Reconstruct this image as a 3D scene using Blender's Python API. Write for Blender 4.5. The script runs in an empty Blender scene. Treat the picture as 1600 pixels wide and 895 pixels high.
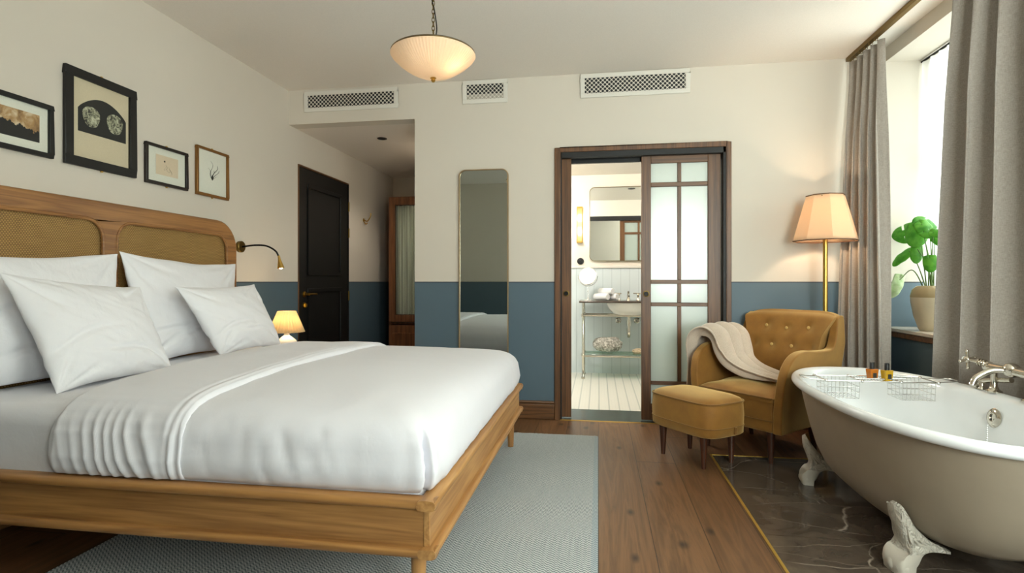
import bpy, bmesh, math, random
from mathutils import Vector, Matrix, noise
random.seed(7)
PI = math.pi
col = bpy.context.scene.collection
WORLD = {}                                   # object name -> world matrix

# ------------------------------------------------------------------ helpers
def lin(h):
    h = h.lstrip('#')
    o = []
    for i in (0, 2, 4):
        c = int(h[i:i+2], 16) / 255
        o.append(c / 12.92 if c <= .04045 else ((c + .055) / 1.055) ** 2.4)
    return (*o, 1)

def smooth(a, b, x):
    t = max(0, min(1, (x - a) / (b - a)))
    return t * t * (3 - 2 * t)

def bez(p, n=12):
    """smooth path through the given points"""
    P = [Vector(q) for q in p]
    P = [P[0] * 2 - P[1]] + P + [P[-1] * 2 - P[-2]]
    out = []
    for i in range(1, len(P) - 2):
        a, b, c, d = P[i-1:i+3]
        for k in range(n):
            t = k / n
            out.append(.5 * ((2*b) + (c - a)*t + (2*a - 5*b + 4*c - d)*t*t + (3*b - a - 3*c + d)*t**3))
    out.append(P[-2])
    return out

class MB:
    def __init__(s): s.v, s.f = [], []
    def add(s, v, f):
        k = len(s.v); s.v += [Vector(p) for p in v]; s.f += [tuple(i + k for i in q) for q in f]; return s
    def box(s, x0, x1, y0, y1, z0, z1):
        v = [(x, y, z) for z in (z0, z1) for y in (y0, y1) for x in (x0, x1)]
        return s.add(v, [(0,2,3,1), (4,5,7,6), (0,1,5,4), (2,6,7,3), (0,4,6,2), (1,3,7,5)])
    def tube(s, path, r, seg=10, closed=False):
        P = [Vector(p) for p in path]; n = len(P)
        R = r if isinstance(r, (list, tuple)) else [r] * n
        v = []; prev = None
        for i, p in enumerate(P):
            t = (P[(i+1) % n] - P[i-1]) if closed else (P[min(i+1, n-1)] - P[max(i-1, 0)])
            if t.length < 1e-9: t = Vector((0, 0, 1))
            t.normalize()
            if prev is None:
                prev = t.orthogonal()
            u = prev - t * prev.dot(t)
            if u.length < 1e-6: u = t.orthogonal()
            u.normalize(); prev = u; w = t.cross(u)
            v += [p + (u * math.cos(2*PI*k/seg) + w * math.sin(2*PI*k/seg)) * R[i] for k in range(seg)]
        f = []
        for i in range(n if closed else n - 1):
            a, b = i * seg, ((i + 1) % n) * seg
            f += [(a+k, a+(k+1) % seg, b+(k+1) % seg, b+k) for k in range(seg)]
        if not closed:
            f += [tuple(range(seg))[::-1], tuple(range((n-1)*seg, n*seg))]
        return s.add(v, f)
    def lathe(s, prof, c=(0, 0, 0), seg=32, M=None):
        c = Vector(c); v = []
        for r, z in prof:
            for k in range(seg):
                a = 2*PI*k/seg; p = Vector((r*math.cos(a), r*math.sin(a), z))
                v.append(c + ((M @ p) if M else p))
        f = []
        for i in range(len(prof) - 1):
            a, b = i*seg, (i+1)*seg
            f += [(a+k, a+(k+1) % seg, b+(k+1) % seg, b+k) for k in range(seg)]
        if prof[0][0] > 1e-5: f.append(tuple(range(seg))[::-1])
        if prof[-1][0] > 1e-5: f.append(tuple(range((len(prof)-1)*seg, len(prof)*seg)))
        return s.add(v, f)
    def prism(s, poly, a, b, fn):
        n = len(poly)
        return s.add([fn(p, a) for p in poly] + [fn(p, b) for p in poly],
                     [tuple(range(n))[::-1], tuple(range(n, 2*n))] + [(i, (i+1) % n, n+(i+1) % n, n+i) for i in range(n)])
    def loft(s, rings, closed=True, cap0=False, cap1=False):
        m = len(rings[0]); v = [p for r in rings for p in r]; f = []
        for i in range(len(rings) - 1):
            for k in range(m if closed else m - 1):
                f.append((i*m+k, i*m+(k+1) % m, (i+1)*m+(k+1) % m, (i+1)*m+k))
        if cap0: f.append(tuple(range(m))[::-1])
        if cap1: f.append(tuple(range((len(rings)-1)*m, len(rings)*m)))
        return s.add(v, f)
    def grid(s, nu, nv, fn):
        return s.loft([[fn(i/nu, j/nv) for j in range(nv+1)] for i in range(nu+1)], closed=False)
    def sphere(s, c, r, sx=1, sy=1, sz=1, seg=16, M=None):
        v, f = [], []
        n = seg // 2
        prof = [(r*math.sin(PI*i/n), -r*math.cos(PI*i/n)) for i in range(n+1)]
        k = len(s.v); s.lathe(prof, (0, 0, 0), seg)
        for i in range(k, len(s.v)):
            p = s.v[i]; p = Vector((p.x*sx, p.y*sy, p.z*sz)); s.v[i] = ((M @ p) if M else p) + Vector(c)
        return s
    def build(s, name, mat, parent=None, bevel=0, sub=0, solid=0, W=True, ang=40, seg=2, flat=False, offset=0):
        me = bpy.data.meshes.new(name)
        v = s.v
        M = Matrix()
        if parent:
            M = WORLD[parent.name]
            if W:
                inv = M.inverted(); v = [inv @ p for p in v]
        me.from_pydata([tuple(p) for p in v], [], s.f); 
        bm = bmesh.new(); bm.from_mesh(me)
        bmesh.ops.remove_doubles(bm, verts=bm.verts, dist=1e-5)
        bmesh.ops.recalc_face_normals(bm, faces=bm.faces)
        bm.to_mesh(me); bm.free()
        me.update()
        if not flat:
            for p in me.polygons: p.use_smooth = True
            me.set_sharp_from_angle(angle=math.radians(ang))
        for m in (mat if isinstance(mat, (list, tuple)) else [mat]): me.materials.append(m)
        o = bpy.data.objects.new(name, me); col.objects.link(o)
        if parent: o.parent = parent
        WORLD[o.name] = M
        if bevel:
            b = o.modifiers.new('bevel', 'BEVEL'); b.width = bevel; b.segments = seg; b.limit_method = 'ANGLE'; b.angle_limit = math.radians(35)
        if solid:
            b = o.modifiers.new('solid', 'SOLIDIFY'); b.thickness = solid; b.offset = offset
        if sub:
            b = o.modifiers.new('sub', 'SUBSURF'); b.levels = sub; b.render_levels = sub
        return o

def thing(name, label, cat, loc=(0, 0, 0), rz=0, group=None):
    o = bpy.data.objects.new(name, None); col.objects.link(o)
    o.empty_display_size = .1
    o.location = loc; o.rotation_euler = (0, 0, rz)
    WORLD[o.name] = Matrix.Translation(loc) @ Matrix.Rotation(rz, 4, 'Z')
    return tag(o, label, cat, group)
def tag(o, label, cat, group=None, kind=None):
    o['label'] = label; o['category'] = cat
    if group: o['group'] = group
    if kind: o['kind'] = kind
    return o
def struct(o, label=None, cat=None):
    o['kind'] = 'structure'
    if label: o['label'] = label
    if cat: o['category'] = cat
    return o
def lamp(name, kind, loc, power, color, parent=None, size=.05, rot=None, sy=None, spot=None):
    l = bpy.data.lights.new(name, kind); l.energy = power; l.color = color
    if kind == 'AREA':
        l.size = size
        if sy: l.shape = 'RECTANGLE'; l.size_y = sy
    else: l.shadow_soft_size = size
    if spot: l.spot_size = spot; l.spot_blend = .5
    o = bpy.data.objects.new(name, l); col.objects.link(o)
    o.location = (WORLD[parent.name].inverted() @ Vector(loc)) if parent else loc
    if rot: o.rotation_euler = rot
    if parent: o.parent = parent
    return o

def holes(axis, t0, t1, ur, vr, hs):
    """slab of wall, perpendicular to axis, with rectangular holes"""
    us = sorted({*ur, *[h[0] for h in hs], *[h[1] for h in hs]}); us = [u for u in us if ur[0] <= u <= ur[1]]
    vs = sorted({*vr, *[h[2] for h in hs], *[h[3] for h in hs]}); vs = [v for v in vs if vr[0] <= v <= vr[1]]
    m = MB()
    def solid(i, j):
        if not (0 <= i < len(us)-1 and 0 <= j < len(vs)-1): return False
        uc, vc = (us[i]+us[i+1])/2, (vs[j]+vs[j+1])/2
        return not any(h[0] < uc < h[1] and h[2] < vc < h[3] for h in hs)
    def pt(t, u, v): return (t, u, v) if axis == 'x' else (u, t, v)
    for i in range(len(us)-1):
        for j in range(len(vs)-1):
            if not solid(i, j): continue
            a, b, c, d = us[i], us[i+1], vs[j], vs[j+1]
            for t in (t0, t1): m.add([pt(t,a,c), pt(t,b,c), pt(t,b,d), pt(t,a,d)], [(0,1,2,3)])
            for (ii, jj, q) in ((i-1,j,((a,c),(a,d))), (i+1,j,((b,c),(b,d))), (i,j-1,((a,c),(b,c))), (i,j+1,((a,d),(b,d)))):
                if not solid(ii, jj):
                    (p, r), (p2, r2) = q
                    m.add([pt(t0,p,r), pt(t1,p,r), pt(t1,p2,r2), pt(t0,p2,r2)], [(0,1,2,3)])
    return m

# ------------------------------------------------------------------ materials
class Nodes:
    def __init__(s, name):
        s.m = bpy.data.materials.new(name); s.m.use_nodes = True; s.nt = s.m.node_tree
        s.b = s.nt.nodes['Principled BSDF']; s.out = s.nt.nodes['Material Output']
    def n(s, t, **kw):
        x = s.nt.nodes.new('ShaderNode' + t)
        for k, v in kw.items():
            if k.startswith('i_'):
                key = k[2:]
                key = int(key) if key.isdigit() else key.replace('_', ' ')
                s.put(x.inputs[key], v)
            else: setattr(x, k, v)
        return x
    def put(s, sock, v):
        if hasattr(v, 'is_output') or isinstance(v, bpy.types.NodeSocket): s.nt.links.new(v, sock)
        elif isinstance(v, bpy.types.Node): s.nt.links.new(v.outputs[0], sock)
        else: sock.default_value = v
    def math(s, op, a, b=0.0, c=None):
        x = s.n('Math', operation=op); s.put(x.inputs[0], a); s.put(x.inputs[1], b)
        if c is not None: s.put(x.inputs[2], c)
        return x.outputs[0]
    def ramp(s, fac, *stops):
        x = s.n('ValToRGB'); s.put(x.inputs[0], fac)
        e = x.color_ramp.elements
        while len(e) < len(stops): e.new(.5)
        for k, (p, c) in zip(e, stops): k.position = p; k.color = c if not isinstance(c, str) else lin(c)
        return x.outputs[0]
    def mix(s, fac, a, b, mode='MIX'):
        x = s.n('Mix', data_type='RGBA', blend_type=mode); s.put(x.inputs[0], fac)
        for i, c in ((6, a), (7, b)): s.put(x.inputs[i], lin(c) if isinstance(c, str) else c)
        return x.outputs[2]
    def pos(s): return s.n('NewGeometry').outputs['Position']
    def obj(s): return s.n('TexCoord').outputs['Object']
    def xyz(s, v):
        x = s.n('SeparateXYZ'); s.put(x.inputs[0], v); return x.outputs
    def vec(s, x, y, z=0.0):
        q = s.n('CombineXYZ'); s.put(q.inputs[0], x); s.put(q.inputs[1], y); s.put(q.inputs[2], z); return q.outputs[0]
    def scale(s, v, sc):
        x = s.n('Mapping'); s.put(x.inputs[0], v); x.inputs['Scale'].default_value = sc; return x.outputs[0]
    def noise(s, v, sc=5, det=4, rough=.55, dist=0.0):
        x = s.n('TexNoise'); s.put(x.inputs['Vector'], v); x.inputs['Scale'].default_value = sc; x.inputs['Detail'].default_value = det
        x.inputs['Roughness'].default_value = rough; x.inputs['Distortion'].default_value = dist; return x.outputs[0]
    def bump(s, h, strength=.3, dist=.002):
        x = s.n('Bump'); s.put(x.inputs['Height'], h); x.inputs['Strength'].default_value = strength; x.inputs['Distance'].default_value = dist
        s.nt.links.new(x.outputs[0], s.b.inputs['Normal']); return x
    def set(s, **kw):
        for k, v in kw.items(): s.put(s.b.inputs[k.replace('_', ' ')], lin(v) if isinstance(v, str) else v)
        return s

def plain(name, c, rough=.5, metal=0, bump=0, bscale=200, **kw):
    k = Nodes(name); v = k.noise(k.obj(), bscale, 3)
    cc = k.mix(k.math('MULTIPLY', v, .16), c, '#000000')
    k.set(Base_Color=cc, Roughness=rough, Metallic=metal, **kw)
    if bump: k.bump(v, bump, .001)
    return k.m

def wood(name, c1, c2, axis='x', sc=1.0, rough=.42, strength=.15):
    k = Nodes(name); s3 = {'x': (.38, 9, 9), 'y': (9, .38, 9), 'z': (9, 9, .38)}[axis]
    v = k.scale(k.obj(), tuple(a*sc for a in s3))
    n1 = k.noise(v, 1.4, 3, .5, .25)
    rings = k.math('FRACT', k.math('MULTIPLY', n1, 7))
    rings = k.math('PINGPONG', k.math('MULTIPLY', n1, 12), 1.0)
    n2 = k.noise(k.scale(k.obj(), tuple(a*sc*7 for a in s3)), 2.2, 3)
    f = k.math('ADD', k.math('MULTIPLY', rings, .45), k.math('MULTIPLY', n2, .55))
    c = k.ramp(f, (.2, c2), (.75, c1))
    k.set(Base_Color=c, Roughness=rough); k.bump(f, strength, .001)
    return k.m

def fabric(name, c, c2=None, rough=.9, sheen=0, weave=900, bump=.25, sheen_tint=None, big=0.0):
    k = Nodes(name); o = k.obj()
    n1 = k.noise(o, weave, 2)
    f = n1
    if big: f = k.math('ADD', k.math('MULTIPLY', n1, 1-big), k.math('MULTIPLY', k.noise(o, 14, 4), big))
    cc = k.ramp(f, (.35, c2 or c), (.65, c))
    k.set(Base_Color=cc, Roughness=rough, Sheen_Weight=sheen, Sheen_Roughness=.5)
    if sheen_tint: k.set(Sheen_Tint=sheen_tint)
    k.bump(n1, bump, .0008)
    return k.m

def linen(name, c, c2, big=5.0):
    """woven curtain / bed cloth: fine horizontal and vertical threads"""
    k = Nodes(name); x, y, z = k.xyz(k.obj())
    a = k.noise(k.vec(k.math('MULTIPLY', x, 60), k.math('MULTIPLY', y, 60), k.math('MULTIPLY', z, 700)), 1, 3)
    b = k.noise(k.vec(k.math('MULTIPLY', x, 700), k.math('MULTIPLY', y, 700), k.math('MULTIPLY', z, 40)), 1, 3)
    f = k.math('MULTIPLY', k.math('ADD', a, b), .5)
    k.set(Base_Color=k.ramp(f, (.38, c2), (.62, c)), Roughness=.95, Sheen_Weight=.15); k.bump(f, .25, .001)
    return k.m

def cloth_white(name, c, strength=.22):
    k = Nodes(name); o = k.obj()
    big = k.noise(o, 5, 4, .55, 1.2)
    mid = k.noise(k.scale(o, (1, 1, .45)), 16, 4, .55, .8)
    fine = k.noise(o, 700, 2)
    h = k.math('ADD', k.math('ADD', k.math('MULTIPLY', big, .5), k.math('MULTIPLY', mid, .3)), k.math('MULTIPLY', fine, .01))
    k.set(Base_Color=c, Roughness=.85, Sheen_Weight=.12); k.bump(h, strength, .03)
    return k.m

def shader_mix(name, parts):
    """sum of (weight, node type, colour, roughness) mixed in turn"""
    k = Nodes(name); k.nt.nodes.remove(k.b); cur = None; tot = 0
    for w, t, c, r in parts:
        s = k.n(t); s.inputs['Color'].default_value = lin(c)
        if r is not None and 'Roughness' in s.inputs: s.inputs['Roughness'].default_value = r
        if cur is None: cur, tot = s, w
        else:
            m = k.n('MixShader'); tot += w; m.inputs[0].default_value = w / tot
            k.nt.links.new(cur.outputs[0], m.inputs[1]); k.nt.links.new(s.outputs[0], m.inputs[2]); cur = m
    k.nt.links.new(cur.outputs[0], k.out.inputs[0])
    return k.m

def emit(name, c, st):
    k = Nodes(name); k.set(Base_Color=c, Emission_Color=c, Emission_Strength=st); return k.m

def two_tone(name, upper, lower, zsplit=1.1):
    k = Nodes(name); p = k.pos(); z = k.xyz(p)[2]
    n = k.noise(p, 3, 3); fine = k.noise(p, 120, 3)
    up = k.mix(k.math('MULTIPLY', n, .06), upper, '#8a8478')
    lo = k.mix(k.math('MULTIPLY', n, .10), lower, '#20303a')
    c = k.mix(k.math('LESS_THAN', z, zsplit), up, k.mix(k.math('GREATER_THAN', z, zsplit - .007), lo, '#141a1e'))
    k.set(Base_Color=c, Roughness=k.math('MULTIPLY_ADD', k.math('LESS_THAN', z, zsplit), -.25, .75)); k.bump(fine, .08, .001)
    return k.m

M = {}
M['wall'] = two_tone('painted_wall', '#d4ccbf', '#526672')
M['plain_wall'] = plain('white_paint', '#dcd7cb', .75)
M['ceiling'] = plain('ceiling_paint', '#f1ebe2', .85)
M['white_paint'] = plain('white_lacquer', '#e2ded4', .5)
M['oak_x'] = wood('oak_along', '#b08049', '#8a5f34', 'x', 1.1)
M['oak_y'] = wood('oak_across', '#bd8f57', '#9c6e3e', 'y', 1.1)
M['oak_z'] = wood('oak_upright', '#b5854e', '#8f6237', 'z', 1.1)
M['walnut_x'] = wood('walnut_along', '#724c2b', '#4a2f19', 'x', 1.3, .4)
M['walnut_z'] = wood('walnut_upright', '#724c2b', '#4a2f19', 'z', 1.3, .4)
M['leg_wood'] = wood('red_brown_wood', '#4c2a1a', '#2c160d', 'z', 2, .3)
M['wardrobe_wood'] = wood('wardrobe_wood', '#8a5a36', '#633c22', 'z', 1.3, .4)
M['oak_head'] = wood('oak_headboard', '#a27343', '#7b5330', 'y', 1.1)
M['brass'] = plain('brass', '#c6a052', .28, 1)
M['dark_brass'] = plain('aged_brass', '#7d6536', .4, 1)
M['gold'] = plain('gold_strip', '#d4ad52', .4, .7)
M['chrome'] = plain('chrome', '#ececea', .2, 1)
M['nickel'] = plain('polished_nickel', '#d9d2c4', .14, 1)
M['black'] = plain('black_paint', '#080808', .55)
M['black_frame'] = plain('black_frame', '#080808', .5)
M['door_black'] = plain('door_black', '#070707', .55)
M['dark_metal'] = plain('dark_metal', '#14110f', .4, .6)
M['mirror'] = plain('mirror_silver', '#aab2b0', .0, 1, bscale=1); 
k = Nodes('mirror_glass'); k.set(Base_Color=(.50, .545, .525, 1), Metallic=1.0, Roughness=.01); M['mirror'] = k.m
k = Nodes('bright_mirror'); k.set(Base_Color=(.85, .88, .86, 1), Metallic=1.0, Roughness=.01); M['mirror2'] = k.m
M['sheet'] = cloth_white('cotton_sheet', '#e1e1e6')
M['duvet'] = cloth_white('duvet_cotton', '#e2e2e8', .10)
M['pillow'] = cloth_white('pillow_cotton', '#e7e7ea', .45)
M['velvet'] = fabric('mustard_velvet', '#8d5f1a', '#774c12', .75, .7, 900, .2, '#ffdf98', .45)
M['velvet_pipe'] = fabric('velvet_piping', '#74490f', '#633d0b', .8, .5, 900, .2, '#ffe39a', .2)
M['button'] = fabric('button_velvet', '#c9a661', '#b8934c', .7, .8, 900, .2, '#fff0c0')
M['throw'] = fabric('wool_throw', '#cbbcab', '#b7a897', .95, .4, 260, .5, '#ffffff', .3)
M['curtain'] = linen('grey_linen', '#aaa299', '#8d857c')
M['shade'] = shader_mix('lamp_shade_cloth', [(.45, 'BsdfTranslucent', '#fbeeda', None), (.55, 'BsdfDiffuse', '#ecd2b4', .5)])
M['pleat'] = shader_mix('pleated_shade_cloth', [(.6, 'BsdfTranslucent', '#fff0d0', None), (.4, 'BsdfDiffuse', '#f0dfba', .5)])
M['sheer'] = shader_mix('sheer_voile', [(.5, 'BsdfTranslucent', '#ffffff', None), (.2, 'BsdfDiffuse', '#f6f6f2', .5), (.3, 'BsdfTransparent', '#ffffff', None)])
M['pane'] = shader_mix('clear_glass', [(.94, 'BsdfTransparent', '#f4faf7', None), (.06, 'BsdfGlossy', '#ffffff', .0)])
M['frosted'] = shader_mix('frosted_glass', [(.48, 'BsdfTranslucent', '#d3dcd6', None), (.44, 'BsdfDiffuse', '#cfd8d3', .5), (.08, 'BsdfGlossy', '#ffffff', .25)])
M['enamel'] = plain('white_enamel', '#eceff0', .1, bscale=3)
M['tub_paint'] = plain('greige_paint', '#9e917e', .45, bscale=8)
M['ceramic'] = plain('white_ceramic', '#efeee8', .15, bscale=4)
M['towel'] = fabric('white_towel', '#f2f3f4', '#e3e4e6', 1, .3, 500, .6)
M['print_white'] = plain('mat_board', '#dfe0d2', .8)
M['print_cream'] = plain('cream_paper', '#cfc3a6', .8)
M['peach'] = plain('peach_paper', '#d9c8ac', .8)
M['ink'] = plain('ink', '#2a2a24', .8)
M['ink_soft'] = plain('soft_ink', '#b0a48c', .8)
M['slate'] = plain('slate_threshold', '#3d4744', .2, bscale=20)
M['soil'] = plain('soil', '#2b2018', .95, bump=.6, bscale=90)
M['leaf'] = None
M['bulb'] = emit('lit_bulb', (1, .72, .42, 1), 14)
M['bulb_white'] = emit('lit_tube', (1, .86, .62, 1), 7)

# leaf: bright green with pale veins
k = Nodes('monstera_leaf'); o = k.obj(); n = k.noise(o, 22, 3)
c = k.ramp(n, (.35, '#3b8426'), (.65, '#6fb540'))
k.set(Base_Color=c, Roughness=.35)
tr = k.n('BsdfTranslucent'); tr.inputs[0].default_value = lin('#7cc62c'); ms = k.n('MixShader'); ms.inputs[0].default_value = .3
k.nt.links.new(k.b.outputs[0], ms.inputs[1]); k.nt.links.new(tr.outputs[0], ms.inputs[2]); k.nt.links.new(ms.outputs[0], k.out.inputs[0])
M['leaf'] = k.m
M['leaf_pale'] = fabric('leaf_underside', '#bfd3a6', '#a8c48a', .5, 0, 40, .1)
M['stem'] = plain('plant_stem', '#5d7a38', .5)
# cream crackle pot, glazed
M['pot'] = plain('cream_glaze', '#cdbfa4', .22, bscale=12)
M['pot_dark'] = plain('tan_glaze', '#a8946e', .2, bscale=12)

# dark oak planks along Y
k = Nodes('oak_planks'); p = k.pos(); x, y, z = k.xyz(p)
xs = k.math('DIVIDE', k.math('ADD', x, 9.2), .23); pid = k.math('FLOOR', xs)
wn = k.n('TexWhiteNoise', noise_dimensions='1D'); k.put(wn.inputs['W'], pid)
ys = k.math('ADD', k.math('DIVIDE', y, 3.4), k.math('MULTIPLY', wn.outputs[0], 5)); rid = k.math('FLOOR', ys)
w2 = k.n('TexWhiteNoise', noise_dimensions='2D'); k.put(w2.inputs['Vector'], k.vec(pid, rid))
off = k.math('MULTIPLY', w2.outputs[0], 30)
gv = k.vec(k.math('MULTIPLY', x, 9), k.math('ADD', k.math('MULTIPLY', y, .5), off), off)
n1 = k.noise(gv, 1.3, 5, .6, .7)
rings = k.math('PINGPONG', k.math('MULTIPLY', n1, 11), 1.0)
fine = k.noise(k.vec(k.math('MULTIPLY', x, 160), k.math('MULTIPLY', y, 5), off), 1, 3)
f = k.math('ADD', k.math('MULTIPLY', rings, .36), k.math('MULTIPLY', fine, .64))
c = k.ramp(f, (.12, '#5a3c23'), (.8, '#8e6745'))
c = k.mix(k.math('MULTIPLY', w2.outputs[0], .4), c, '#3c2414')
vo = k.n('TexVoronoi', voronoi_dimensions='2D'); k.put(vo.inputs['Vector'], k.vec(k.math('ADD', k.math('MULTIPLY', x, 5.2), k.math('MULTIPLY', n1, .25)), k.math('ADD', k.math('MULTIPLY', y, 2.6), off))); vo.inputs['Scale'].default_value = 1
keep = k.math('GREATER_THAN', k.xyz(vo.outputs['Color'])[0], .62)
c = k.mix(k.math('MULTIPLY', keep, k.ramp(vo.outputs['Distance'], (.02, (.9, .9, .9, 1)), (.13, (0, 0, 0, 1)))), c, '#1f130a')
gx = k.math('FRACT', xs); gap = k.math('LESS_THAN', k.math('MINIMUM', gx, k.math('SUBTRACT', 1.0, gx)), .008)
gy = k.math('FRACT', ys); gap2 = k.math('LESS_THAN', k.math('MINIMUM', gy, k.math('SUBTRACT', 1.0, gy)), .0009)
g = k.math('MAXIMUM', gap, gap2)
c = k.mix(k.math('MULTIPLY', g, .8), c, '#120a06')
k.set(Base_Color=c, Roughness=k.math('MULTIPLY_ADD', fine, .2, .28)); k.bump(k.math('SUBTRACT', k.math('MULTIPLY', f, .25), g), .25, .002)
M['planks'] = k.m

# dark brown marble with thin pale veins
k = Nodes('brown_marble'); p = k.pos()
q = k.n('Mapping'); k.put(q.inputs[0], p); q.inputs['Rotation'].default_value = (0, 0, -.65); q.inputs['Scale'].default_value = (1.5, 4.2, 1)
dn = k.n('TexNoise'); k.put(dn.inputs['Vector'], p); dn.inputs['Scale'].default_value = 2.2; dn.inputs['Detail'].default_value = 5
vm = k.n('VectorMath', operation='MULTIPLY_ADD'); k.put(vm.inputs[0], dn.outputs[1]); vm.inputs[1].default_value = (.7, .7, 0); k.put(vm.inputs[2], q.outputs[0])
v1 = k.n('TexVoronoi', feature='DISTANCE_TO_EDGE'); k.put(v1.inputs['Vector'], vm.outputs[0]); v1.inputs['Scale'].default_value = 1.1
vein = k.ramp(v1.outputs[0], (.0, (1, 1, 1, 1)), (.0065, (0, 0, 0, 1)))
msk = k.ramp(k.noise(p, 2.6, 3), (.42, (0, 0, 0, 1)), (.62, (1, 1, 1, 1)))
cl = k.ramp(k.noise(p, 5, 6, .65, 1), (.3, '#40362e'), (.75, '#665a4e'))
c = k.mix(k.math('MULTIPLY', vein, msk), cl, '#b9ac9c')
px, py, pz = k.xyz(p)
tj = k.math('LESS_THAN', k.math('ABSOLUTE', k.math('SUBTRACT', k.math('FRACT', k.math('DIVIDE', k.math('SUBTRACT', py, .66), .75)), .5)), .002)
k.set(Base_Color=k.mix(tj, c, '#15110e'), Roughness=.13, Specular_IOR_Level=.6)
M['marble'] = k.m

# grey blue flat-weave rug: small broken chevrons
k = Nodes('chevron_rug'); p = k.pos(); x, y, z = k.xyz(p)
tri = k.math('PINGPONG', k.math('MULTIPLY', x, 1 / .013), 1.0)
ph = k.math('FRACT', k.math('ADD', k.math('MULTIPLY', y, 1 / .016), k.math('MULTIPLY', tri, .9)))
bars = k.math('GREATER_THAN', ph, .48)
n = k.noise(p, 150, 2); n2 = k.noise(k.scale(p, (6, 1.2, 1)), 3, 4)
f = k.math('ADD', k.math('MULTIPLY', bars, .62), k.math('MULTIPLY', n, .5))
c = k.ramp(f, (.2, '#687479'), (.78, '#d3d7d6'))
c = k.mix(k.math('MULTIPLY', n2, .25), c, '#7d888c')
ed = k.math('GREATER_THAN', x, -.028)
c = k.mix(k.math('MULTIPLY', ed, .45), c, '#8fa2ad')
k.set(Base_Color=c, Roughness=1.0); k.bump(f, .5, .004)
M['rug'] = k.m
M['fringe'] = fabric('rug_fringe', '#c9c6bd', '#aab0b0', 1, 0, 300, .5)

# cane webbing
k = Nodes('woven_cane'); o = k.obj(); x, y, z = k.xyz(o)
wa = k.math('PINGPONG', k.math('MULTIPLY', y, 1 / .0065), 1.0); wb = k.math('PINGPONG', k.math('MULTIPLY', z, 1 / .0042), 1.0)
row = k.math('MODULO', k.math('FLOOR', k.math('MULTIPLY', z, 1 / .0084)), 2.0)
wa2 = k.math('PINGPONG', k.math('ADD', k.math('MULTIPLY', y, 1 / .0062), row), 1.0)
f = k.math('MULTIPLY', wa2, k.math('POWER', wb, .5))
n = k.noise(k.scale(o, (1, 2, 30)), 6, 3)
c = k.ramp(k.math('ADD', k.math('MULTIPLY', f, .8), k.math('MULTIPLY', n, .3)), (.12, '#6b4c22'), (.75, '#bb9659'))
k.set(Base_Color=c, Roughness=.65); k.bump(f, .8, .003)
M['cane'] = k.m

# perforated air grille: white lattice over dark holes
def grille(name, hole):
    k = Nodes(name); x, y, z = k.xyz(k.pos()); s = 1 / .034
    a = k.math('FRACT', k.math('MULTIPLY', k.math('ADD', x, z), s)); b = k.math('FRACT', k.math('MULTIPLY', k.math('SUBTRACT', x, z), s))
    d = lambda q: k.math('ABSOLUTE', k.math('SUBTRACT', q, .5))
    h = k.math('LESS_THAN', k.math('ADD', k.math('POWER', d(a), 2.0), k.math('POWER', d(b), 2.0)), .185)
    k.set(Base_Color=k.mix(h, '#cfc9bd', hole), Roughness=.6); return k.m
M['grille'] = grille('dark_grille', '#101214')
M['grille_pale'] = grille('pale_grille', '#a39d92')

# bathroom: panelling and small tiles
k = Nodes('panelled_bath_wall'); x, y, z = k.xyz(k.pos())
gr = k.math('LESS_THAN', k.math('ABSOLUTE', k.math('SUBTRACT', k.math('FRACT', k.math('DIVIDE', x, .105)), .5)), .035)
lo = k.mix(k.math('MULTIPLY', gr, .35), '#ccd6d8', '#8b9a9e')
k.set(Base_Color=k.mix(k.math('LESS_THAN', z, 1.28), '#e0d8ca', lo), Roughness=.4); M['bath_wall'] = k.m
k = Nodes('small_floor_tiles'); x, y, z = k.xyz(k.pos())
gx = k.math('LESS_THAN', k.math('FRACT', k.math('DIVIDE', x, .0875)), .13)
gy = k.math('LESS_THAN', k.math('FRACT', k.math('DIVIDE', y, .03)), .10)
gs = k.math('LESS_THAN', k.math('FRACT', k.math('DIVIDE', x, .0292)), .08)
c = k.mix(k.math('MULTIPLY', k.math('MAXIMUM', gy, gs), .15), '#e4e2d8', '#a9a79c')
k.set(Base_Color=k.mix(k.math('MULTIPLY', gx, .55), c, '#9aa29c'), Roughness=.3); M['bath_tile'] = k.m
# glowing pendant glass, ribbed
k = Nodes('ribbed_glass'); k.nt.nodes.remove(k.b)
t = k.n('BsdfTranslucent'); t.inputs[0].default_value = lin('#fff3e2'); d = k.n('BsdfDiffuse'); d.inputs[0].default_value = lin('#f0e4d2')
g = k.n('BsdfGlossy'); g.inputs['Roughness'].default_value = .15
m1 = k.n('MixShader'); m1.inputs[0].default_value = .4; m2 = k.n('MixShader'); m2.inputs[0].default_value = .06
o = k.obj(); x, y, z = k.xyz(o); an = k.math('ARCTAN2', y, x); rib = k.math('PINGPONG', k.math('MULTIPLY', an, 26), 1.0)
bp = k.n('Bump'); k.put(bp.inputs['Height'], rib); bp.inputs['Strength'].default_value = .5; bp.inputs['Distance'].default_value = .004
for s_ in (t, d, g): k.nt.links.new(bp.outputs[0], s_.inputs['Normal'])
for a, b, c in ((t, 0, m1), (d, 1, m1), (m1, 0, m2), (g, 1, m2)): k.nt.links.new(a.outputs[0], c.inputs[1 + b])
k.nt.links.new(m2.outputs[0], k.out.inputs[0]); M['ribbed'] = k.m
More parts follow.
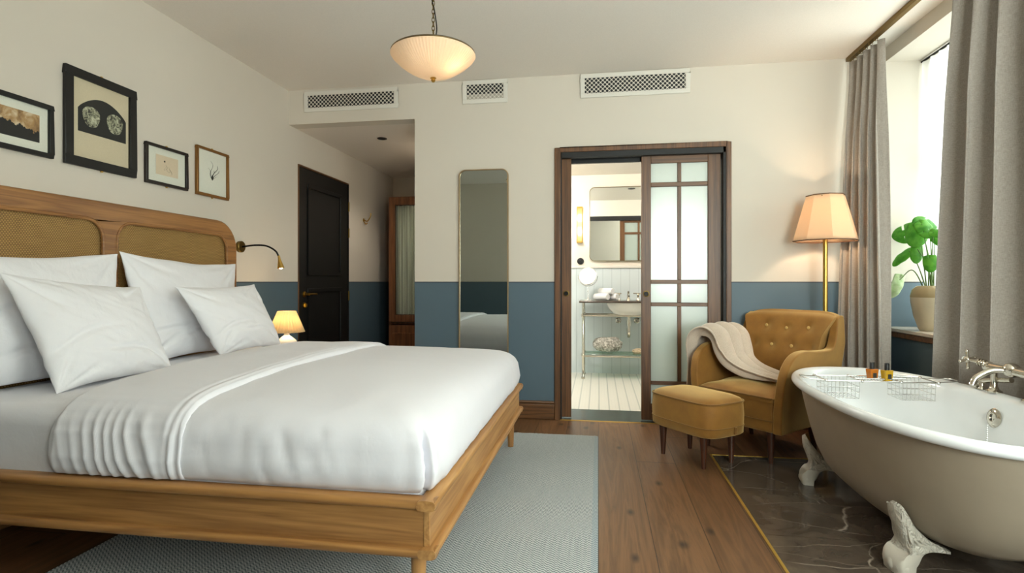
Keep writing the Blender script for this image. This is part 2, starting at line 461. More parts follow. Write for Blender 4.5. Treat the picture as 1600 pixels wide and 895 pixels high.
# prints
k = Nodes('sepia_landscape'); o = k.obj(); x, y, z = k.xyz(k.pos())
n = k.noise(k.pos(), 28, 5, .6); ridge = k.math('ADD', k.math('MULTIPLY', k.math('SUBTRACT', n, .5), .09), k.math('MULTIPLY_ADD', k.math('SUBTRACT', y, 2.1), -.16, 1.83))
sky = k.ramp(k.noise(k.pos(), 16, 5, .6, .6), (.3, '#5a3d22'), (.5, '#a9875a'), (.72, '#ddd0b4'))
k.set(Base_Color=k.mix(k.math('LESS_THAN', z, ridge), sky, '#1c1d1c'), Roughness=.6); M['landscape'] = k.m
k = Nodes('grey_blotches'); p = k.pos(); n = k.noise(p, 42, 4, .6, 1.4)
k.set(Base_Color=k.ramp(n, (.40, '#33332e'), (.52, '#8f9078'), (.7, '#cfcfb6')), Roughness=.7); M['blotch'] = k.m
M['print_black'] = plain('print_black', '#272724', .7)
# plain glazed bag in the bathroom
k = Nodes('patterned_bag'); n = k.noise(k.obj(), 26, 3, .6, 1.5)
k.set(Base_Color=k.ramp(n, (.42, '#7d7a72'), (.55, '#b6b2a8'), (.66, '#d9d6cc')), Roughness=.8); M['bag'] = k.m
M['shelf_glass'] = shader_mix('shelf_glass', [(.7, 'BsdfTransparent', '#cfe6dc', None), (.3, 'BsdfGlossy', '#ffffff', .05)])
k = Nodes('orange_liquid'); k.set(Base_Color='#c9782c', Roughness=.08, Transmission_Weight=.35); M['orange'] = k.m
k = Nodes('yellow_liquid'); k.set(Base_Color='#d0a52c', Roughness=.08, Transmission_Weight=.35); M['yellow'] = k.m
k = Nodes('wardrobe_cloth'); x, y, z = k.xyz(k.pos()); n = k.noise(k.vec(k.math('MULTIPLY', x, 60), y, k.math('MULTIPLY', z, .6)), 1, 3)
k.set(Base_Color=k.ramp(n, (.38, '#b5aea0'), (.6, '#ebe4d6')), Roughness=.9); M['ward_cloth'] = k.m

# ------------------------------------------------------------------ the room
L, R, BK, FR, CZ = -2.644, 2.0, 4.4, -.3, 2.748
struct(MB().box(L-.2, .70, FR-.2, 7.0, -.12, 0).build('floor', M['planks'], flat=True), 'dark brown oak plank floor', 'floor')
struct(MB().box(.70, R+.5, 3.66, 4.42, -.12, 0).build('floor', M['planks'], flat=True), 'dark brown oak planks behind the marble', 'floor')
struct(MB().box(.712, R+.5, FR-.2, 3.65, -.12, .001).build('floor', M['marble'], flat=True), 'dark polished marble floor under the bathtub', 'floor')
struct(MB().box(.70, .712, FR, 3.66, -.12, .003).build('trim_1', M['gold']), 'brass strip along the marble edge', 'trim')
struct(MB().box(.712, R, 3.65, 3.66, -.12, .003).build('trim_2', M['gold']), 'brass strip across the marble end', 'trim')
struct(MB().box(L-.2, R+.5, FR-.2, BK+.13, CZ, CZ+.15).build('ceiling', M['ceiling'], flat=True), 'pale plaster ceiling', 'ceiling')
struct(MB().box(L-.2, -1.41, BK+.13, 7.0, 2.455, 2.6).build('ceiling', M['ceiling'], flat=True), 'lowered ceiling of the entrance passage', 'ceiling')
# left wall with the black door's opening
DY0, DY1, DZ = 4.545, 5.56, 2.15
struct(holes('x', L-.15, L, (FR-.2, 7.0), (0, CZ), [(DY0, DY1, 0, DZ)]).build('wall_left', M['wall'], flat=True))
struct(holes('y', BK, BK+.03, (L, R), (0, CZ), [(-.303, .964, -1, 2.13), (L-1, -1.51, -1, 2.455)]).build('wall_back', M['wall'], flat=True))
struct(MB().box(L, -1.51, BK+.03, BK+.13, 2.455, CZ).build('wall_back', M['plain_wall'], flat=True))
struct(MB().box(-1.51, -1.40, BK+.03, 6.95, 0, 2.455).build('wall_passage', M['wall'], flat=True))
struct(MB().box(L, -1.40, 6.85, 6.95, 0, 2.455).build('wall_passage_end', M['wall'], flat=True))
struct(holes('y', FR-.15, FR, (L, R+.4), (0, CZ), [(.7, 1.8, .76, 2.65)]).build('wall_front', M['wall'], flat=True))
m = MB(); m.box(.7, .76, FR-.12, FR-.06, .76, 2.65); m.box(1.74, 1.8, FR-.12, FR-.06, .76, 2.65); m.box(.76, 1.74, FR-.12, FR-.06, .76, .83); m.box(.76, 1.74, FR-.12, FR-.06, 2.58, 2.65); m.box(1.22, 1.28, FR-.12, FR-.06, .83, 2.58)
w3 = struct(m.build('added_window_3', M['white_paint'], bevel=.004), 'added unseen window of the front wall for fill light', 'window'); MB().box(.76, 1.74, FR-.095, FR-.09, .83, 2.58).build('glass_pane', M['pane'], w3, flat=True)  # added opening behind the camera, lets fill light into the room
NY0, NY1, NZ0, NZ1 = 2.72, 4.25, .76, 2.65
WY0, WY1 = -.05, 1.75  # opening of the added off-frame window
struct(holes('x', R, R+.40, (FR-.15, BK+.2), (0, CZ), [(NY0, NY1, NZ0, NZ1), (WY0, WY1, NZ0, NZ1)]).build('wall_right', M['wall'], flat=True))
# baseboards
def base(name, x0, x1, y0, y1):
    m = MB().box(x0, x1, y0, y1, 0, .125)
    o = struct(m.build(name, M['walnut_x'] if x1-x0 > y1-y0 else M['walnut_x'], bevel=.006))
    return o
base('baseboard_back', -1.51, -.346, BK-.02, BK); base('baseboard_back', 1.0, R, BK-.02, BK)
base('baseboard_left', L, L+.02, FR, 4.51); base('baseboard_left', L, L+.02, 5.6, 6.85); base('baseboard_right', R-.02, R, FR, BK-.02)
base('baseboard_front', L+.02, R-.02, FR, FR+.02)
struct(MB().box(-1.51, -.346, BK-.028, BK, .125, .147).build('trim_3', M['walnut_x'], bevel=.008))
struct(MB().box(1.0, R, BK-.028, BK, .125, .147).build('trim_4', M['walnut_x'], bevel=.008))

# windows
def window(nm, y0, y1, label):
    o = struct(MB().build_frame if False else win_frame(y0, y1).build(nm, M['white_paint'], bevel=.004), label, 'window')
    g = MB().box(R+.345, R+.35, y0+.06, y1-.06, NZ0+.06, NZ1-.06).build('glass_pane', M['pane'], o, flat=True)
def win_frame(y0, y1):
    m = MB(); x0, x1 = R+.32, R+.38; e = .001
    m.box(x0, x1, y0+e, y0+.07, NZ0+.04, NZ1-e); m.box(x0, x1, y1-.07, y1-e, NZ0+.04, NZ1-e)
    m.box(x0, x1, y0+.07, y1-.07, NZ0+.04, NZ0+.11); m.box(x0, x1, y0+.07, y1-.07, NZ1-.07, NZ1-e)
    yc = (y0+y1)/2; m.box(x0, x1, yc-.05, yc+.05, NZ0+.11, NZ1-.07); m.box(x0+.01, x1-.01, y0+.07, yc-.05, 1.93, 1.98); m.box(x0+.01, x1-.01, yc+.05, y1-.07, 1.93, 1.98)
    return m
window('window_1', NY0, NY1, 'bright window behind the sheer curtain and plant')
window('added_window_2', WY0, WY1, 'added unseen window of the right wall for fill light')  # added out of view so more daylight enters from the right
def sill(y0, y1, nm):
    a = struct(MB().box(R-.03, R+.40, y0+.001, y1-.001, NZ0+.001, .785).build(nm, M['sill'], bevel=.005), 'thin pale stone window sill', 'window sill')
M['sill'] = plain('stone_sill', '#cfc6b8', .25, bscale=30)
sill(NY0, NY1, 'trim_5'); sill(WY0, WY1, 'trim_6')  # the second sill belongs to the added window
struct(MB().box(R-.022, R-.001, NY0, NY1, .725, .76).build('trim_7', M['walnut_x'], bevel=.004), 'dark wooden lip under the window sill', 'trim')

# black door in the passage
dr = thing('door_1', 'black panelled door with brass lever handle in the passage', 'door', (L-.05, (DY0+DY1)/2, 0)); dr['kind'] = 'structure'
m = MB(); x0 = L-.004
m.box(x0-.04, x0, DY0+.016, DY1-.014, .005, DZ-.016); m.build('door_leaf', M['door_black'], dr, bevel=.003)
def raised(y0, y1, z0, z1, t=.012, w=.035):
    q = MB()
    q.box(x0, x0+t, y0, y1, z0, z0+w); q.box(x0, x0+t, y0, y1, z1-w, z1); q.box(x0, x0+t, y0, y0+w, z0+w, z1-w); q.box(x0, x0+t, y1-w, y1, z0+w, z1-w)
    return q
raised(DY0+.17, DY1-.17, 1.16, 2.0).build('upper_panel_moulding', M['door_black'], dr, bevel=.004)
raised(DY0+.17, DY1-.17, .2, 1.04).build('lower_panel_moulding', M['door_black'], dr, bevel=.004)
h = MB().lathe([(0,0), (.027,0), (.027,.008), (.012,.012), (.012,.05), (0,.05)], (x0, 4.66, .985), 20, Matrix.Rotation(PI/2, 3, 'Y'))
h.tube(bez([(x0+.045, 4.66, .985), (x0+.05, 4.72, .987), (x0+.048, 4.80, .985)], 6), .009); h.build('lever_handle', M['brass'], dr)
h = MB().lathe([(0,0), (.027,0), (.026,.010), (.0,.012)], (x0, 4.66, .885), 20, Matrix.Rotation(PI/2, 3, 'Y')); h.box(x0, x0+.03, 4.655, 4.665, .87, .90); h.build('lock_plate', M['brass'], dr)
for z in (.95, 1.62, 1.9):
    MB().tube([(x0+.009, DY1-.012, z-.05), (x0+.009, DY1-.012, z+.05)], .008, 10).build('hinge', M['dark_brass'], dr)
f = MB(); f.box(L-.14, L+.006, DY0+.001, DY0+.014, 0, DZ-.001); f.box(L-.14, L+.006, DY0+.014, DY1-.012, DZ-.014, DZ-.001)
struct(f.build('trim_8', M['walnut_z'], bevel=.002), 'thin brown frame of the black door', 'door frame')
struct(MB().box(L-.14, L+.002, DY1-.012, DY1-.001, 0, DZ-.001).build('trim_13', M['door_black']), 'black hinge jamb of the black door', 'door frame')

# sliding doorway: casing, black lining, track
f = MB(); f.box(-.345, -.300, BK-.02, BK+.002, 0, 2.165); f.box(.962, .998, BK-.02, BK+.002, 0, 2.165); f.box(-.300, .962, BK-.02, BK+.002, 2.128, 2.165)
struct(f.build('trim_9', M['walnut_z'], bevel=.004), 'brown wooden casing of the sliding doorway', 'door frame')
f = MB(); f.box(-.301, -.290, BK-.012, BK+.03, 0, 2.13); f.box(.94, .963, BK-.012, BK+.13, 0, 2.13); f.box(-.30, .963, BK-.012, BK+.04, 2.085, 2.129); f.box(-.30, .963, BK+.10, BK+.13, 2.06, 2.13)
f.box(-1.0, 1.0, BK+.055, BK+.075, 2.115, 2.135)
struct(f.build('trim_10', M['black']), 'black lining and track of the sliding doorway', 'door frame')
struct(MB().box(-.30, .96, BK-.02, BK-.005, -.02, .004).build('trim_11', M['gold']), 'thin brass strip before the threshold', 'trim')
struct(MB().box(-.9, .97, BK-.005, 4.775, -.05, .003).build('floor', M['slate'], flat=True), 'dark slate threshold slab', 'floor')

def leaf_door(name, x0, label, full=True):
    o = thing(name, label, 'sliding door', (x0+.3, BK+.065, 0)); o['kind'] = 'structure'
    y0, y1 = BK+.045, BK+.085; w = .597
    def X(v): return x0 + v
    m = MB()
    m.box(X(0), X(.073), y0, y1, .012, 2.095); m.box(X(.503), X(w), y0, y1, .012, 2.095)
    m.build('stile', M['walnut_z'], o, bevel=.003)
    m = MB()
    for z0, z1 in ((2.03, 2.095), (.012, .14)): m.box(X(.073), X(.503), y0, y1, z0, z1)
    for z0, z1 in ((1.845, 1.88), (1.083, 1.115), (.908, .937), (.29, .32)): m.box(X(.073), X(.503), y0+.004, y1-.004, z0, z1)
    m.build('rail', M['walnut_x'], o, bevel=.003)
    m = MB()
    rows = ((.14, .29), (.32, .908), (.937, 1.083), (1.115, 1.845), (1.88, 2.03))
    for z0, z1 in rows: m.box(X(.276), X(.304), y0+.004, y1-.004, z0, z1)
    m.build('muntin', M['walnut_z'], o, bevel=.003)
    for z0, z1 in rows:
        for a, b in ((.073, .276), (.304, .503)):
            MB().box(X(a), X(b), y0+.017, y0+.023, z0, z1).build('frosted_pane', M['frosted'], o, flat=True)
    px = X(.037) if full else X(w-.04)
    ry = Matrix.Rotation(PI/2, 3, 'X')
    MB().lathe([(.017, -.001), (.024, -.001), (.025, .003), (.019, .004), (.017, -.001)], (px, y0, 1.005), 24, ry).build('ring_pull', M['dark_brass'], o)
    MB().lathe([(0, .0), (.017, .0), (.017, .001), (0, .001)], (px, y0, 1.005), 20, ry).build('pull_recess', M['dark_metal'], o)
leaf_door('door_2', .335, 'closed sliding door leaf with frosted glass panes beside armchair')
leaf_door('door_3', -.216-.597, 'open sliding door leaf slid left into the wall pocket', False)

# bathroom shell
BB = 6.68
struct(MB().box(-1.05, 1.45, 4.775, BB, -.05, .004).build('floor', M['bath_tile'], flat=True), 'small white tiles with grey lines in the bathroom', 'floor')
struct(MB().box(-1.05, 1.45, BB, BB+.1, 0, 2.4).build('wall_bathroom_back', M['bath_wall'], flat=True))
struct(MB().box(-1.15, -1.05, 4.53, BB+.1, 0, 2.4).build('wall_bathroom_left', M['bath_wall'], flat=True))
struct(MB().box(1.45, 1.55, 4.53, BB+.1, 0, 2.4).build('wall_bathroom_right', M['bath_wall'], flat=True))
struct(MB().box(-1.15, 1.55, BK+.13, BB+.1, 2.38, 2.5).build('ceiling', M['white_paint'], flat=True), 'white bathroom ceiling', 'ceiling')
struct(holes('y', BK+.10, BK+.13, (-1.36, 2.4), (0, CZ), [(-.303, .964, -1, 2.13)]).build('wall_bathroom_front', M['plain_wall'], flat=True))
struct(MB().box(-1.05, 1.45, BB-.018, BB, 1.262, 1.29).build('trim_12', M['white_paint'], bevel=.005), 'white ledge on top of the bathroom panelling', 'trim')

# ------------------------------------------------------------------ bed
BX0, BX1, BY0, BY1 = -2.56, -.5, 1.65, 3.67
bed = thing('bed', 'wide oak bed with cane headboard and round-edged rails', 'bed', (-1.55, 2.66, 0))
def rail_x(y, z0, z1, r, name, mat):
    pass
def bull(axis, a0, a1, c, z0, z1, d):
    """rounded rail bar: stadium section, depth d centred on c, running along axis"""
    sec = []
    zc, hh, hd = (z0+z1)/2, (z1-z0)/2, d/2
    for k in range(16):
        t = 2*PI*k/16; cx, sz = math.cos(t), math.sin(t)
        sec.append((c + math.copysign(abs(cx)**.65, cx)*hd, zc + math.copysign(abs(sz)**.65, sz)*hh))
    fn = (lambda p, a: (a, p[0], p[1])) if axis == 'x' else (lambda p, a: (p[0], a, p[1]))
    return MB().prism(sec, a0, a1, fn)
for y in (BY0, BY1):
    s = 1 if y == BY0 else -1
    bull('x', BX0, BX1-.003, y+s*.030, .383, .417, .062).build('top_rail', M['oak_x'], bed)
    bull('x', BX0, BX1-.003, y+s*.028, .232, .264, .058).build('bottom_rail', M['oak_x'], bed)
    MB().box(BX0, BX1-.030, min(y+s*.024, y+s*.046), max(y+s*.024, y+s*.046), .255, .39).build('side_panel', M['oak_x'], bed, bevel=.003)
bull('y', BY0-.003, BY1+.003, BX1-.031, .384, .418, .062).build('foot_top_rail', M['oak_y'], bed)
bull('y', BY0-.001, BY1+.001, BX1-.029, .233, .265, .058).build('foot_bottom_rail', M['oak_y'], bed)
MB().box(BX1-.046, BX1-.024, BY0+.022, BY1-.022, .255, .39).build('foot_panel', M['oak_y'], bed, bevel=.003)
MB().box(BX0, BX1-.05, BY0+.05, BY1-.05, .29, .33).build('slat_base', M['oak_x'], bed)
for x in (-.575, -2.4):
    for y in (BY0+.065, BY1-.065):
        MB().lathe([(0, .009), (.019, .009), (.026, .24), (0, .24)] if True else [], (x, y, 0), 20).build('leg', M['oak_z'], bed)
MB().box(-1.6, -1.5, 2.6, 2.7, 0.009, .29).build('centre_foot', M['oak_z'], bed)
# headboard: frame with two rounded cane panels
HX0, HX1, HY0, HY1, HZ1 = L+.012, -2.585, 1.535, 3.63, 1.525
def rrect(y0, y1, z0, z1, r, top=True, n=8):
    pts = [(y0, z0), (y1, z0)]
    pts += [(y1-r+r*math.cos(t), z1-r+r*math.sin(t)) for t in [PI/2*k/n for k in range(n+1)]]
    pts += [(y0+r-r*math.sin(t), z1-r+r*math.cos(t)) for t in [PI/2*k/n for k in range(n+1)]]
    return pts
def frame_with_holes(outer, inners, xa, xb):
    m = MB(); bm = bmesh.new(); es = []
    for ring in [outer] + inners:
        vs = [bm.verts.new((xb, y, z)) for y, z in ring]
        es += [bm.edges.new((vs[i], vs[(i+1) % len(vs)])) for i in range(len(vs))]
    bmesh.ops.triangle_fill(bm, use_beauty=True, use_dissolve=False, edges=es)
    bm.verts.index_update()
    v = [p.co.copy() for p in bm.verts]; n = len(v)
    f = [tuple(q.index for q in p.verts) for p in bm.faces]
    m.add(v + [Vector((xa, p.y, p.z)) for p in v], f + [tuple(i+n for i in q[::-1]) for q in f])
    k = 0
    for ring in [outer] + inners:
        c = len(ring); m.add([(xb, y, z) for y, z in ring] + [(xa, y, z) for y, z in ring], [(i, (i+1) % c, c+(i+1) % c, c+i) for i in range(c)])
    bm.free(); return m
yc = 2.583
in1, in2 = rrect(HY0+.11, yc-.042, .45, 1.425, .10), rrect(yc+.042, HY1-.11, .45, 1.425, .10)
frame_with_holes(rrect(HY0, HY1, .009, HZ1, .20), [in1, in2], HX0, HX1).build('headboard_frame', M['oak_head'], bed, bevel=.012, seg=3, ang=30)
for r_ in (in1, in2):
    MB().prism([(y, z) for y, z in r_], HX0+.015, HX0+.03, lambda p, a: (a, p[0], p[1])).build('cane_panel', M['cane'], bed, flat=True)
for r_ in (in1, in2):
    MB().tube([(HX1-.004, y, z) for y, z in r_], .009, 8, closed=True).build('panel_bead', M['oak_head'], bed)

# mattress with fitted sheet
def inset_ring(x0, x1, y0, y1, i, z, rc, n=6, nx=30, ny=24):
    """open outline: head near -> foot near corner -> foot far corner -> head far"""
    xe, ya, yb = x1 - i, y0 + i, y1 - i
    r = max(.004, min(rc, (yb-ya)/2 - .001))
    pts = [(x0 + (xe-r-x0)*k/nx, ya) for k in range(nx)]
    pts += [(xe-r+r*math.sin(PI/2*k/n), ya+r-r*math.cos(PI/2*k/n)) for k in range(n)]
    pts += [(xe, ya+r+(yb-ya-2*r)*k/ny) for k in range(ny)]
    pts += [(xe-r+r*math.cos(PI/2*k/n), yb-r+r*math.sin(PI/2*k/n)) for k in range(n)]
    pts += [(xe-r-(xe-r-x0)*k/nx, yb) for k in range(nx+1)]
    return [Vector((p[0], p[1], z)) for p in pts]
def roundbox(x0, x1, y0, y1, z0, z1, r, rc):
    rings = []
    def rr(i, z):
        q = []; rad = max(rc - i, .01)
        for cx, cy, a0 in ((x1-i-rad, y1-i-rad, 0), (x0+i+rad, y1-i-rad, PI/2), (x0+i+rad, y0+i+rad, PI), (x1-i-rad, y0+i+rad, 3*PI/2)):
            q += [Vector((cx+rad*math.cos(a0+PI/2*k/5), cy+rad*math.sin(a0+PI/2*k/5), z)) for k in range(6)]
        return q
    prof = [(r*.4, z0), (0, z0+r*.4)] + [(r-r*math.cos(t), z1-r+r*math.sin(t)) for t in [PI/2*k/6 for k in range(7)]]
    return MB().loft([rr(i, z) for i, z in prof], True, True, True)
mt = roundbox(-2.57, -.56, 1.705, 3.615, .335, .645, .07, .07)
mo = mt.build('mattress', M['sheet']); tag(mo, 'white sheeted mattress lying in the oak bed frame', 'mattress')

# duvet
def nz(p, s, seed=0.0): return noise.noise(Vector(p) * s + Vector((seed, seed*1.7, seed*.3)))
DX0 = -1.86
prof = [(.04, .4195), (.016, .421), (.002, .445), (-.006, .485), (.001, .53), (.008, .572), (.024, .606), (.05, .634), (.085, .654), (.13, .667), (.19, .677), (.28, .686), (.40, .694), (.55, .700), (.72, .704), (.9, .706), (.965, .706)]
def fine_prof(pr, k=3):
    out = []
    for i in range(len(pr)-1):
        for j in range(k): t = j/k; out.append((pr[i][0]*(1-t)+pr[i+1][0]*t, pr[i][1]*(1-t)+pr[i+1][1]*t))
    return out + [pr[-1]]
rings = []
for i, z in fine_prof(prof, 2):
    rg = inset_ring(DX0, -.527, 1.688, 3.632, i, z, .06, 22, 90, 60)
    out = []
    for k, p in enumerate(rg):
        side = smooth(.69, .56, p.z)
        w = nz((p.x, p.y, p.z*.12), 13, 3)*.006*side + (nz((p.x, p.y, p.z*.3), 2.6, 8)*.010 + .012)*smooth(.70, .60, p.z)
        crease = max(0, nz((p.x*1.4 + p.z*.5, p.y*1.4 + p.z*.3, p.z*.10), 15, 5))**1.5
        cx, cy = -1.2, 2.66
        d = Vector((p.x-cx, p.y-cy, 0)); d.normalize()
        if abs(p.y-1.688) < .1: d = Vector((0, -1, 0))
        if abs(p.y-3.632) < .1: d = Vector((0, 1, 0))
        if abs(p.x+.527) < .1: d = Vector((1, 0, 0)) if not abs(p.y-1.688) < .1 else Vector((.7, -.7, 0))
        q = p + d*(w - .012*side*crease)
        q.z += nz((p.x, p.y*.8, 0), 2.2, 2)*.012*smooth(.62, .70, p.z) + nz((p.x*1.2, p.y, 0), 7, 4)*.0035*smooth(.6, .67, p.z)
        # corner tuck near the foot
        cd = math.hypot(p.x-(-.545-i), p.y-(1.706+i))
        near = smooth(.63, .56, p.z)
        q += Vector((-.7, .7, 0)) * .050*math.exp(-(cd/.009)**2)*near
        if p.y < 1.80 and p.x > -.72: q += Vector((0, -1, 0)) * .008*math.sin(p.z*150 + 30*(p.x+.5))*math.exp(-(cd/.05)**2)*near*smooth(.43, .47, p.z)
        # rolled end towards the turned back band
        e = smooth(DX0+.10, DX0, p.x)
        q.z -= .03*e*smooth(.5, .65, p.z)
        out.append(q)
    rings.append(out)
dv = MB().loft(rings, closed=False).build('duvet', M['duvet'], solid=.008, offset=-1, ang=180)
tag(dv, 'puffy white duvet spread over the foot end of the bed', 'duvet')
# turned back band
def band_profile(n=110):
    pr = fine_prof([(i, z) for i, z in prof], 2)
    a = [(1.688+i, z) for i, z in pr]; b = [(3.632-i, z) for i, z in pr]
    return a + b[::-1]
bp_ = band_profile()
FX0, FX1 = -1.93, -1.405
def bandpt(u, v):
    j = v*(len(bp_)-1); j0 = min(int(j), len(bp_)-2); t = j-j0
    y = bp_[j0][0]*(1-t)+bp_[j0+1][0]*t; z = bp_[j0][1]*(1-t)+bp_[j0+1][1]*t
    x = FX0+(FX1-FX0)*u
    side = smooth(.67, .55, z)
    s = -1 if y < 2.66 else 1
    th = .013 + .012*smooth(0, .06, u)*smooth(1, .93, u)
    g = (math.sin(x*125 + 9*nz((x*4, z*1.6, s), 1.3, 4) + z*10) * .5 + .5)**1.8
    amp = .0095*side*smooth(.42, .5, z+.07)*(.35+.65*abs(nz((x*6, s, z*.6), 1, 9))*2)*(.4+.6*smooth(.0, .8, u))
    crease = (math.exp(-((u-.90)/.018)**2) + .7*math.exp(-((u-.955)/.013)**2))*.010
    yy = y + s*(th*smooth(.70, .60, z) + (g-.5)*amp*1.7 - crease*side)
    zz = z + th*smooth(.58, .68, z) + .006*nz((x*3, y*2, 1), 2, 6)*(1-side) - crease*(1-side)*.45
    xx = x + .012*nz((0, y*3, z*3), 1.2, 1) + .02*side*(u-.5)*0
    zz -= .018*(smooth(.05, 0, u)+smooth(.975, 1, u))*(1-side)
    return Vector((xx, yy, zz))
tb = MB().grid(90, 150, bandpt).build('turned_back_fold', M['duvet'], dv, solid=.010, ang=180, offset=-1)

# pillows
def pillow(label, BL, BR, TR, TL, th, seed, flange=.0):
    BL, BR, TR, TL = map(Vector, (BL, BR, TR, TL)); n = 60
    N = ((BR-BL).cross(TL-BL)).normalized()
    if N.x < 0: N = -N
    m = MB()
    def pt(u, v, side):
        a, b = u*2-1, v*2-1
        # edges drawn in between the corners
        pin = .07
        a2 = a*(1 - pin*(1-b*b)); b2 = b*(1 - pin*1.3*(1-a*a))
        a2 += .012*noise.noise(Vector((b*2.5, seed, a)))*abs(a); b2 += .02*noise.noise(Vector((a*2.2, seed+4, b)))*abs(b)
        uu, vv = (a2+1)/2, (b2+1)/2
        p = BL*(1-uu)*(1-vv) + BR*uu*(1-vv) + TR*uu*vv + TL*(1-uu)*vv
        fa, fb = min(1, abs(a)/(1-flange)), min(1, abs(b)/(1-flange))
        t = max(0, (1-fa**2.6))**.55 * max(0, (1-fb**2.6))**.55
        t *= 1 + .18*(-b)                                  # fuller towards the bottom
        w = 0
        q = Vector((a*2, b*2, seed))
        edge = max(abs(a), abs(b))
        w += noise.noise(q*1.1 + Vector((seed*3, 0, 0)))*.10
        w += (noise.noise(Vector((a*3.2+b*2.2+seed, (a-b)*.9, side+seed)))*.09 + abs(noise.noise(Vector((a*2+seed, b*5+a*3, seed*2+side))))*-.12)*(.4+edge*.6)
        w += .06*noise.noise(Vector((a*9, b*9, seed)))*smooth(.55, .95, edge)
        for ca, cb in ((-1, -1), (1, -1), (1, 1), (-1, 1)):
            r_c = math.hypot(a-ca, b-cb); an = math.atan2((b-cb)*-cb, (a-ca)*-ca)
            w -= .30*max(0, math.sin(an*9 + seed*2 + ca*1.3 + cb))**2*smooth(.95, .30, r_c)*smooth(0, .12, r_c)
        ln1 = b - (.25*math.sin(seed) + .35*a + .08*math.sin(a*4+seed)); ln2 = b - (-.45 + .22*a*math.cos(seed) + .06*math.sin(a*5))
        w -= .26*math.exp(-(ln1/.05)**2)*smooth(.35, -.6, a) + .22*math.exp(-(ln2/.05)**2)*smooth(-.7, .2, a)*smooth(1, .4, a)
        t = t*(1+w)
        dz = side*th*t + .004*noise.noise(Vector((a*6+seed, b*6, 3)))*(edge > .8)
        return p + N*dz
    def sp(k): return .5-.5*math.cos(PI*k/n)
    for side in (1, -1):
        m.loft([[pt(sp(i)*.6+i/n*.4, sp(j)*.6+j/n*.4, side) for j in range(n+1)] for i in range(n+1)], closed=False)
    o = m.build('pillow', M['pillow'], ang=180, sub=1)
    return tag(o, label, 'pillow')
pillow('large white pillow against left half of the cane headboard', (-2.45, 1.52, .64), (-2.44, 2.50, .64), (-2.51, 2.555, 1.25), (-2.51, 1.60, 1.22), .085, 1.3)
pillow('large white pillow against right half of the cane headboard', (-2.44, 2.60, .635), (-2.44, 3.42, .635), (-2.515, 3.52, 1.225), (-2.515, 2.565, 1.265), .085, 5.1)
pillow('front white pillow with creased corners, nearest the camera', (-2.17, 1.92, .64), (-2.17, 2.54, .64), (-2.33, 2.50, 1.075), (-2.35, 1.835, 1.14), .085, 9.4)
pillow('small white pillow tilted beside the pleated table lamp', (-2.17, 2.90, .665), (-2.17, 3.52, .66), (-2.31, 3.425, 1.085), (-2.31, 2.71, 1.075), .085, 3.7)

# nightstand and table lamp
ns = thing('nightstand', 'low oak nightstand under the pleated table lamp', 'nightstand', (-2.36, 3.96, 0))
MB().box(-2.62, -2.12, 3.72, 4.22, .50, .525).build('table_top', M['oak_x'], ns, bevel=.006)
MB().box(-2.61, -2.13, 3.73, 4.21, .34, .50).build('body', M['oak_x'], ns, bevel=.003)
d_ = MB().box(-2.13, -2.11, 3.75, 4.19, .355, .485).build('drawer', M['oak_y'], ns, bevel=.003)
MB().sphere((-2.10, 3.97, .42), .014).build('drawer_knob', M['brass'], d_)
for x in (-2.58, -2.16):
    for y in (3.76, 4.18): MB().lathe([(0, 0), (.014, 0), (.02, .34), (0, .34)], (x, y, 0), 14).build('leg', M['oak_z'], ns)
tl = thing('table_lamp', 'small lit table lamp with pleated cream shade', 'lamp', (-2.36, 3.90, .525))
c = (-2.36, 3.90, .525)
MB().lathe([(0, 0), (.045, 0), (.05, .012), (.075, .045), (.082, .085), (.07, .125), (.035, .155), (.02, .165), (.02, .18), (0, .18)], c, 28).build('ceramic_base', M['ceramic'], tl)
MB().tube([(c[0], c[1], .70), (c[0], c[1], .80)], .008).build('lamp_holder', M['brass'], tl)
def pleated(c, r0, r1, z0, z1, n, amp):
    m = MB(); s = n*4
    rings = [[Vector((c[0]+(r+amp*math.cos(n*2*PI*k/s))*math.cos(2*PI*k/s), c[1]+(r+amp*math.cos(n*2*PI*k/s))*math.sin(2*PI*k/s), z)) for k in range(s)] for r, z in ((r0, z0), ((r0+r1)/2, (z0+z1)/2), (r1, z1))]
    return m.loft(rings)
pleated(c, .128, .062, .715, .875, 30, .005).build('lamp_shade', M['pleat'], tl, solid=.001)
MB().sphere((c[0], c[1], .80), .022).build('bulb', M['bulb'], tl)
lamp('table_lamp_light', 'POINT', (c[0], c[1], .80), 9, (1, .72, .42), tl, .03)

# wall reading lamp
rl = thing('reading_lamp', 'black gooseneck reading lamp with brass head on left wall', 'lamp', (L, 3.735, 1.36))
MB().lathe([(0, 0), (.042, 0), (.043, .022), (.038, .027), (0, .027)], (L, 3.735, 1.36), 28, Matrix.Rotation(PI/2, 3, 'Y')).build('wall_plate', M['dark_brass'], rl)
neck = bez([(L+.027, 3.735, 1.36), (L+.12, 3.755, 1.372), (L+.2, 3.77, 1.366), (L+.262, 3.785, 1.33), (L+.285, 3.795, 1.285)], 10)
MB().tube(neck, .0065, 10).build('gooseneck', M['dark_metal'], rl)
hd = Vector(neck[-1]); dn_ = Vector((.15, .06, -1)).normalized(); Mz = Vector((0, 0, -1)).rotation_difference(dn_).to_matrix()
MB().lathe([(.0, .01), (.008, .01), (.010, -.02), (.026, -.085), (.024, -.085), (.008, -.02), (0, -.02)], hd, 24, Mz).build('lamp_head', M['brass'], rl)
bl_ = hd + dn_*.078
MB().sphere(bl_, .014).build('bulb', M['bulb'], rl)
lamp('reading_lamp_light', 'SPOT', bl_ + dn_*.016, 6, (1, .75, .48), rl, .015, Vector((0, 0, -1)).rotation_difference(dn_).to_euler(), spot=2.2)

